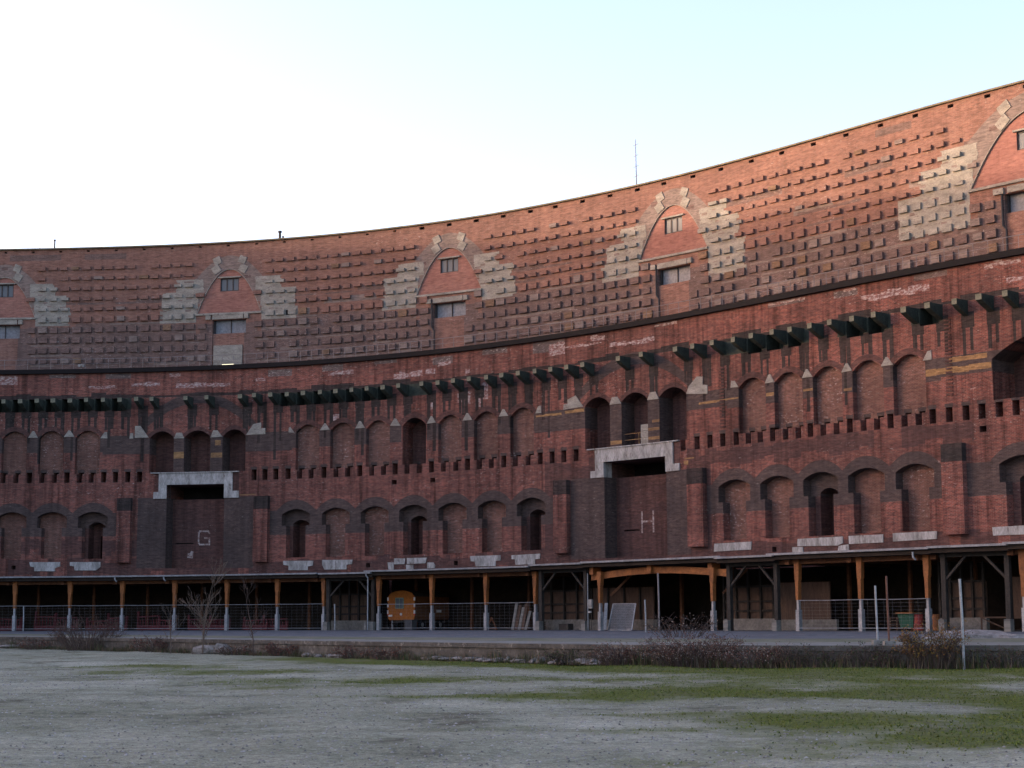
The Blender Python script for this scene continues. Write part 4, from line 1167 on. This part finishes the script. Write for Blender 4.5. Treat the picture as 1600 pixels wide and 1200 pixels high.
for x in (-.8, .8):
    mb = MB(); mb.bar(fq(x, 0, ZT), fq(x, 0, ZT + .75), .08); build('leg', mb, M['board'], tb)
mb = MB(); mb.bar(fq(-.85, 0, ZT + .72), fq(.85, 0, ZT + .72), .08); build('top_bar', mb, M['board'], tb)
mb = MB(); mb.bar(fq(-.8, 0, ZT + .7), fq(.7, 0, ZT + .1), .06); build('brace', mb, M['board'], tb)
# leaning planks in shed B
pk = thing('leaning_planks', P(18.6, -8.8, ZT), 'pale and brown boards leaning together at the right end of the trailer shed', 'planks')
for k in range(5):
    f = frame_at(17.9 + k * .36, -9.2); mb = MB()
    h = rnd.uniform(1.3, 2.0)
    c = [f(-.13, 0, ZT), f(.13, 0, ZT), f(.13, .05, ZT), f(-.13, .05, ZT), f(-.33, .7, ZT + h), f(-.07, .7, ZT + h), f(-.07, .75, ZT + h), f(-.33, .75, ZT + h)]
    mb.hexa(c); build('plank', mb, M['board'] if k % 2 else M['conc'], pk)
# dark maroon frame in shed B right of the trailer
rf = thing('rusty_frame', P(15.3, -8.3, ZT), 'low rusty frame on the ground right of the trailer', 'frame')
fq = frame_at(15.0, -8.6); mb = MB()
for a, b in (((-.5, ZT), (.0, .3)), ((.0, .3), (.5, ZT)), ((-.5, ZT + .1), (.5, ZT + .1))): mb.bar(fq(a[0], 0, a[1]), fq(b[0], .1, b[1]), .09)
build('strut', mb, M['brn'], rf)
# leaning mesh panels in the gateway
lp = thing('site_fence_stack', P(30.6, -9.5, ZT), 'grey site fence panels leaning against the boards inside the gateway', 'fence panel')
def leaning(s, w, h, o0, o1, skew):
    f = frame_at(s, o0)
    pts = [f(-w, 0, ZT), f(w, 0, ZT), f(w - skew, o1, ZT + h), f(-w + .02, o1, ZT + h)]
    mb = MB()
    for a, b in zip(pts, pts[1:] + pts[:1]): mb.bar(a, b, .06)
    build('panel_frame', mb, M['galv'], lp)
    mb = MB()
    for k in range(1, 20): mb.bar(pts[0].lerp(pts[1], k/20), pts[3].lerp(pts[2], k/20), .012)
    for k in range(1, 16): mb.bar(pts[0].lerp(pts[3], k/16), pts[1].lerp(pts[2], k/16), .012)
    build('wire_mesh', mb, M['galv'], lp)
    mb = MB(); 
    mb.face([p + Vector((0, .02, 0)) for p in pts]); mb.face([p + Vector((0, .05, 0)) for p in pts][::-1])
    build('backing_sheet', mb, gm, lp)
leaning(29.9, 1.15, 1.75, -9.6, .5, .1)
f = frame_at(28.55, -9.9); mb = MB(); mb.bar(f(.1, 0, ZT), f(-.22, .5, 1.2), .22, .05)
build('steel_board', mb, M['galv'], None, label='narrow grey steel board leaning left of the mesh panels', category='board')
# meter box on a pole
mb = MB(); f = frame_at(28.05, -10.6); mb.tube([f(-.32, 0, ZT), f(-.32, 0, 3.2)], .035, 6)
pp = thing('conduit_pole', P(27.8, -10.6, ZT), 'thin pale conduit with small grey meter box at the left side of the gateway', 'conduit')
build('pipe', mb, M['galv'], pp)
mb = MB(); mb.lbox(f, -.22, .14, -.1, .05, .85, 1.45); mb.lbox(f, -.12, .1, -.12, -.1, 1.0, 1.3); mb.lbox(f, -.25, .0, -.08, .04, .55, .68); build('meter_box', mb, M['white'], pp)
# white rain pipe at the left end of the trailer shed, with ground box
mb = MB(); f = frame_at(3.9, -10.75); mb.tube([f(-.35, 0, ZT), f(-.35, 0, 3.6)], .05, 6)
rp = thing('rain_pipe', P(3.5, -10.75, ZT), 'vertical pale rain pipe left of the orange trailer', 'pipe')
build('pipe', mb, M['galv'], rp)
mb = MB(); mb.lbox(f, -.62, -.45, -.1, .12, ZT, .0); build('shoe', mb, M['conc'], rp)
# crate on the plinth of the second passage
mb = MB(); f = frame_at(24.2, -9.6)
mb.lbox(f, -.45, .45, -.25, .25, ZT, ZT + .1); mb.lbox(f, -.45, .45, -.25, -.2, ZT + .1, ZT + .42); mb.lbox(f, -.45, .45, .2, .25, ZT + .1, ZT + .42); mb.lbox(f, -.45, -.4, -.2, .2, ZT + .1, ZT + .42); mb.lbox(f, .4, .45, -.2, .2, ZT + .1, ZT + .42)
build('wooden_crate', mb, M['dtimber'], None, label='small dark crate on the ground in the passage left of the gateway', category='crate')

# ------------------------------------------------------------------ poles
def pole(x, y, z0, h, r, mat, label, foot=False):
    b = Vector((x, y, EYE + z0))
    if foot:
        t = thing('steel_pole', b, label, 'pole')
        mb = MB(); mb.tube([b, b + Vector((-.03, 0, h))], r, 8); build('pole_tube', mb, mat, t)
        mb = MB(); mb.lbox(lambda a, c, z: b + Vector((a, c, z)), -.18, .18, -.18, .18, 0, .14); build('concrete_foot', mb, M['conc'], t)
    else:
        mb = MB(); mb.tube([b - Vector((0, 0, .1)), b + Vector((0, 0, h * .55)), b + Vector((-.03, 0, h))], [r, r, r * .95], 8); mb.cyl(b + Vector((-.03, 0, h)), r * 1.15, .03, 8)
        build('steel_pole', mb, mat, None, label=label, category='pole')
rust = rough('rusted_steel', (.16, .075, .05), (.09, .05, .04), 2, .7, coord='Object', bump=0)
pole(7.62, 101.0, -.68, 1.85, .045, M['galv'], 'short pale pole standing in front of the gateway')
pole(8.36, 100.6, -.66, 3.35, .05, M['rail'], 'tall thin prop rising to the curved beam in the gateway')
pole(12.05, 58.2, -.80, 1.93, .035, M['galv'], 'thin grey-blue pole standing left of the rusty pole', True)
pole(12.30, 57.6, -.82, 2.25, .035, rust, 'rusty thin pole with pale top beside the yellow-leaved bush', True)
pole(14.2, 55.6, -1.5, 2.75, .045, M['galv'], 'tall pale steel pole rising from the grass before the retaining wall')
p_ = P(-1.0 + 1.6, OS - 1.2, 0); pole(p_.x - .1, p_.y, -.63, 1.95, .05, M['galv'], 'short pale post in the braced passage left of the trailer')
p_ = P(-32.15, OS - .3, 0); pole(p_.x, p_.y, -.6, 1.95, .05, M['galv'], 'pale fence post near the left edge of the photo')

# ------------------------------------------------------------------ rubble and heaps
def rock(center, sx, sy, sz, seed, n=2):
    import bmesh
    bm = bmesh.new(); bmesh.ops.create_icosphere(bm, subdivisions=n, radius=1)
    mb = MB()
    for f in bm.faces:
        pts = []
        for v in f.verts:
            k = 1 + .35 * mn.noise(v.co * 1.3 + Vector((seed, seed * 2, 0))) + .15 * mn.noise(v.co * 3.5 + Vector((seed, 0, 0)))
            pts.append(Vector(center) + Vector((v.co.x * sx * k, v.co.y * sy * k, v.co.z * sz * k)))
        mb.face(pts)
    bm.free(); return mb
M['rubble'] = rough('pale_rubble', (.27, .25, .235), (.10, .09, .08), 3.6, .9, coord='Object', bump=.4)
def rocks(lst, label, cat='rubble', mat='rubble', name='rubble_pile'):
    all_ = MB()
    for i, (x, y, z, a, b, c) in enumerate(lst):
        m = rock((x, y, z), a, b, c, i * 3.1 + x)
        n = len(all_.v); all_.v += m.v; all_.f += [[k + n for k in f] for f in m.f]; all_.m += m.m; all_.uv += m.uv
    return build(name, all_, M[mat], None, label=label, category=cat)
rocks([(-14.6, 85.0, .16, .85, .4, .28), (-14.0, 84.8, .22, .5, .3, .3)], 'pale concrete lump lying at the foot of the sapling', 'rubble', 'rubble', 'concrete_lump')
rocks([(-30.4, 107.6, .1, 1.2, .3, .12)], 'pale flat slab lying at the left foot of the retaining wall', 'slab', 'rubble', 'flat_slab')
for k, (x0, x1, lab) in enumerate([(-9.4, -7.0, 'scatter of pale rubble at the wall foot right of the sapling'), (-3.6, -1.4, 'pale rubble at the wall foot below the trailer shed'), (-1.2, 1.0, 'brightest pale rubble patch under the retaining wall in the middle'), (1.4, 3.0, 'small pale rubble patch left of the bramble thicket')]):
    L_ = []
    for i in range(16 + 4 * k):
        x = rnd.uniform(x0, x1); L_.append((x, wall_y(x) - rnd.uniform(.15, .9), rnd.uniform(0, .10), rnd.uniform(.08, .32), rnd.uniform(.1, .2), rnd.uniform(.03, .11)))
    rocks(L_, lab)
rocks([(18.4, 70.5, -.0 + .72, 1.9, 1.2, .36), (17.3, 70.0, .72, 1.1, .8, .25), (19.8, 70.2, .72, 1.2, 1, .2)], 'low pale gravel heap on the terrace near the right edge', 'heap', 'rubble', 'gravel_heap')

# ------------------------------------------------------------------ plants
def branch(mb, p, d, L, r, depth, rn, spread=.5, sides=4, kink=.18, minr=.006, up=.25):
    pts = [p]; rad = [r]; n = 4
    for i in range(n):
        d = (d + Vector((rn.uniform(-kink, kink), rn.uniform(-kink, kink), rn.uniform(-kink * .4, kink * .6)))).normalized()
        p = p + d * (L / n); pts.append(p); rad.append(max(minr, r * (1 - .16 * (i + 1))))
    mb.tube(pts, rad, sides, cap=False)
    if depth > 0:
        k = rn.randint(2, 3) + (1 if depth > 2 else 0)
        for j in range(k):
            i = rn.randint(1, n) if j else n
            a = rn.uniform(0, 2 * math.pi)
            nd_ = (d + Vector((math.cos(a), math.sin(a), up)) * spread).normalized()
            branch(mb, pts[i], nd_, L * rn.uniform(.55, .8), rad[i] * .62, depth - 1, rn, spread, max(3, sides - 1), kink, minr, up)
M['twig'] = plain('pale_bark', (.13, .10, .08), .9)
M['twigd'] = plain('dark_twig', (.085, .060, .050), .9)
def sapling(x, y, z, specs, label, mat='twig', seed=1, minr=.006, spread=.5, name='bare_sapling'):
    rn = random.Random(seed)
    b = Vector((x, y, z))
    t = thing(name, b, label, 'sapling')
    for (dx, dz, L, r, dep) in specs:
        mb = MB(); 
        mb.tube([b - Vector((0, 0, .15)), b + Vector((dx * .25 * L * .5, 0, L * .5)), b + Vector((dx * .7 * L, 0, L))], [r, r * .85, r * .7], 6)
        build('trunk', mb, M[mat], t)
        mb = MB()
        top = b + Vector((dx * .7 * L, 0, L))
        branch(mb, top, Vector((dx, 0, 1)).normalized(), L * .62, r * .7, dep, rn, spread, 4, .16, minr)
        for k in range(7):
            f = rn.uniform(.3, 1); a = rn.uniform(0, 6.28)
            q = b.lerp(top, f)
            branch(mb, q, (Vector((math.cos(a), math.sin(a), 1.0))).normalized(), L * .5 * rn.uniform(.6, 1), r * .4, max(1, dep - 1), rn, spread, 3, .2, minr)
        build('crown', mb, M[mat], t)
    return t
yb = wall_y(-15) 
sapling(-14.9, 84.6, .0, [(.10, 1, 1.9, .045, 4), (.34, 1, 1.5, .026, 3)], 'tall bare sapling with forked pale trunk before the leftmost shed', seed=5, minr=.006)
sapling(-17.0, 87.5, .0, [(-.05, 1, 1.2, .03, 3)], 'slender bare sapling just left of the forked one', seed=8, minr=.005)
sapling(-12.0, 81.5, .0, [(-.15, 1, 1.5, .035, 3)], 'thin bare sapling right of the forked one, leaning left', 'twigd', seed=21, minr=.005)
def bush(x, y, z, rx, ry, h, n, label, seed, leaf=None, leafn=0, tw='twigd', leafsize=.05, name='bare_bush', r=.012, arch_=.35):
    rn = random.Random(seed); b = Vector((x, y, z))
    t = thing(name, b, label, 'bush')
    mb = MB(); tips = []
    for i in range(n):
        a = rn.uniform(0, 6.283); q = math.sqrt(rn.random())
        p = b + Vector((math.cos(a) * rx * q * .6, math.sin(a) * ry * q * .6, -.05))
        hh = h * rn.uniform(.45, 1.0) * (1 - .35 * q)
        d = Vector((math.cos(a) * rx * .5 + rn.uniform(-.3, .3), math.sin(a) * ry * .5, hh * 1.3))
        pts = [p]
        k = 5
        for j in range(1, k + 1):
            f = j / k
            pts.append(p + Vector((d.x * f + rn.uniform(-.05, .05), d.y * f + rn.uniform(-.05, .05), hh * (1.0 - (1 - f) ** 1.7) - arch_ * hh * max(0, f - .6))))
        mb.tube(pts, [r * (1 - .13 * j) for j in range(k + 1)], 3, cap=False)
        tips += pts[2:]
        for m_ in range(3):
            q0 = pts[rn.randint(2, k - 1)]
            dd = Vector((rn.uniform(-1, 1), rn.uniform(-1, 1), rn.uniform(.1, 1))).normalized() * hh * rn.uniform(.15, .4)
            mb.tube([q0, q0 + dd * .5 + Vector((0, 0, .02)), q0 + dd], [r * .6, r * .5, r * .35], 3, cap=False); tips += [q0 + dd, q0 + dd * .5]
    build('stems', mb, M[tw], t)
    if leaf:
        mb = MB()
        for i in range(leafn):
            q0 = rn.choice(tips) + Vector((rn.gauss(0, .07), rn.gauss(0, .07), rn.gauss(0, .06)))
            u = Vector((rn.uniform(-1, 1), rn.uniform(-1, 1), rn.uniform(-1, 1))).normalized() * leafsize * rn.uniform(.6, 1.3)
            w = u.cross(Vector((rn.uniform(-1, 1), rn.uniform(-1, 1), rn.uniform(-1, 1)))).normalized() * leafsize * .5
            mb.face([q0 - u, q0 + w, q0 + u, q0 - w], rn.randrange(len(leaf)))
        build('leaves', mb, leaf, t)
    return t
lf = lambda n, c: plain(n, c, .8)
brownl = [lf('leaf_brown', (.10, .055, .04)), lf('leaf_russet', (.13, .05, .035)), lf('leaf_grey', (.24, .20, .17))]
yell = [lf('leaf_yellow', (.22, .14, .03)), lf('leaf_orange', (.20, .09, .03)), lf('leaf_brown2', (.09, .06, .035))]
greenl = [lf('leaf_green', (.05, .07, .02)), lf('leaf_brown3', (.09, .06, .04)), lf('leaf_dark', (.04, .035, .025))]
bush(-23.7, wall_y(-23.7) - .9, 0, 2.2, .9, 2.35, 130, 'tall dense bare bush before the leftmost shed', 3, brownl[:2], 700, leafsize=.04, r=.016)
bush(-18.6, wall_y(-18.6) - .8, 0, 1.3, .6, 1.1, 60, 'low brown bush between the tall bush and the saplings', 4, brownl[:2], 500, leafsize=.05, r=.014)
bush(-27.8, wall_y(-27.8) - .8, 0, 1.6, .6, .9, 50, 'low dark bush left of the tall bare bush', 14, brownl[:2], 400, leafsize=.05, r=.014)
bush(-13.0, wall_y(-13.0) - .9, 0, 1.2, .5, .6, 45, 'low tawny bush at the foot of the leaning sapling', 15, brownl, 400, leafsize=.05)
bush(-10.3, wall_y(-10.3) - .7, 0, 1.0, .5, .75, 45, 'small dark bush at the wall foot right of the saplings', 16, brownl[:2], 500, leafsize=.05)
bush(-6.5, wall_y(-6.5) - .6, 0, .9, .45, .7, 40, 'small dark bush at the wall foot below the trailer', 17, brownl[:2], 500, leafsize=.045)
bush(-4.9, wall_y(-4.9) - .6, 0, 1.0, .45, .62, 40, 'low brown bush just right of the one below the trailer', 27, brownl[:2], 500, leafsize=.045)
bush(2.1, wall_y(2.1) - .6, 0, 1.1, .45, .7, 50, 'dark low bramble at the left end of the thicket', 18, greenl, 700, leafsize=.04)
bush(3.9, wall_y(3.9) - .7, 0, 1.3, .5, 1.0, 110, 'reddish bramble left of the big thicket', 19, brownl, 1200, leafsize=.035)
bush(6.0, wall_y(6.0) - .8, 0, 1.8, .7, 1.35, 150, 'big russet bramble thicket with pale seed heads before the gateway', 20, brownl, 3800, leafsize=.032, name='bramble_thicket')
bush(7.9, wall_y(7.9) - .7, 0, 1.3, .5, 1.0, 80, 'lower bramble at the right side of the big thicket', 22, brownl, 1500, leafsize=.032)
bush(9.6, wall_y(9.6) - .6, 0, 1.1, .4, .85, 60, 'dark tangled bramble under the middle of the wire fence', 23, greenl, 800, leafsize=.035)
bush(11.4, wall_y(11.4) - .6, 0, 1.0, .4, .95, 80, 'dark bramble at the foot of the grey-blue pole', 24, greenl, 700, leafsize=.035)
bush(13.3, wall_y(13.3) - .8, 0, 1.05, .5, 1.75, 110, 'yellow and orange leaved bush right of the rusty pole', 25, yell, 1700, leafsize=.04, name='autumn_bush')
bush(15.3, wall_y(15.3) - .7, 0, .9, .4, .85, 55, 'dark low bush right of the tall pale pole', 26, greenl, 800, leafsize=.035)
bush(16.9, wall_y(16.9) - .7, 0, .8, .4, .8, 50, 'dark low bush at the right edge of the photo', 28, greenl, 700, leafsize=.035)
q_ = P(35.6, OS - 4.0, ZT)
bush(7.35, 77.0, EYE - .78, 1.7, .6, 1.35, 60, 'bare pale bush on the terrace in front of the gateway', 30, [brownl[2], brownl[0]], 260, 'twigd', .045)

# grass and dry stalks
mb = MB(); rn = random.Random(5)
gcols = [plain('grass_a', (.055, .080, .008)), plain('grass_b', (.11, .14, .012)), plain('grass_dry', (.14, .115, .07)), plain('grass_dark', (.045, .065, .018)), plain('stalk_brown', (.10, .065, .045))]
cnt = 0
while cnt < 30000:
    y = 17 + 50 * rn.random() ** .8; x = rn.uniform(-.32, .32) * y
    if y > wall_y(x) - .4: continue
    m_ = moss(x, y)
    if rn.random() > (m_ - .3) * 1.2 + .002: continue
    cnt += 1
    h = rn.uniform(.012, .035) * (1.5 if wall_y(x) - y < 4 else 1); a = rn.uniform(0, 6.28); w = rn.uniform(.008, .018)
    b = Vector((x, y, fz(x, y) - .02)); u = Vector((math.cos(a) * w, math.sin(a) * w, 0)); l = Vector((rn.uniform(-.03, .03), rn.uniform(-.03, .03), h))
    mb.face([b - u, b + u, b + l], rn.choice((0, 0, 0, 1, 1, 1)))
for i in range(12000):       # dry weeds along the foot of the wall
    x = rn.uniform(-31, 18); y = wall_y(x) - abs(rn.gauss(.25, .5)) - .05
    h = rn.uniform(.08, .42) * (1.5 if x > 2.5 else 1) * (.6 + .8 * abs(mn.noise(Vector((x * .8, 0, 0)))) * 2); a = rn.uniform(0, 6.28); w = .013
    b = Vector((x, y, -.02)); u = Vector((math.cos(a) * w, math.sin(a) * w, 0)); l = Vector((rn.uniform(-.1, .1), rn.uniform(-.1, .1), h))
    mb.face([b - u, b + u, b + l], rn.choice((4, 2, 3, 4, 3)))
build('grass', mb, gcols, None, kind='stuff')
# loose stones on the field
mb = MB(); scol = [plain('stone_a', (.27, .27, .27)), plain('stone_b', (.10, .095, .09)), plain('stone_c', (.22, .21, .20)), plain('stone_d', (.33, .32, .31))]
for i in range(11000):
    y = 15.5 + 44 * rn.random() ** 1.5; x = rn.uniform(-.33, .33) * y
    if y > wall_y(x) - .4 or moss(x, y) > .45: continue
    r = rn.uniform(.006, .018) * (1 + y / 50); z = fz(x, y) - .02 + r * .3
    c = [Vector((x + r * math.cos(k * 1.57 + i) * rn.uniform(.7, 1.3), y + r * math.sin(k * 1.57 + i) * rn.uniform(.7, 1.3), z)) for k in range(4)]
    t_p = Vector((x, y, z + r * .7)); m_ = rn.choice((0, 1, 1, 2, 2, 2, 3))
    for k in range(4): mb.face([c[k], c[(k+1) % 4], t_p], m_)
build('loose_stones', mb, scol, None, kind='stuff')
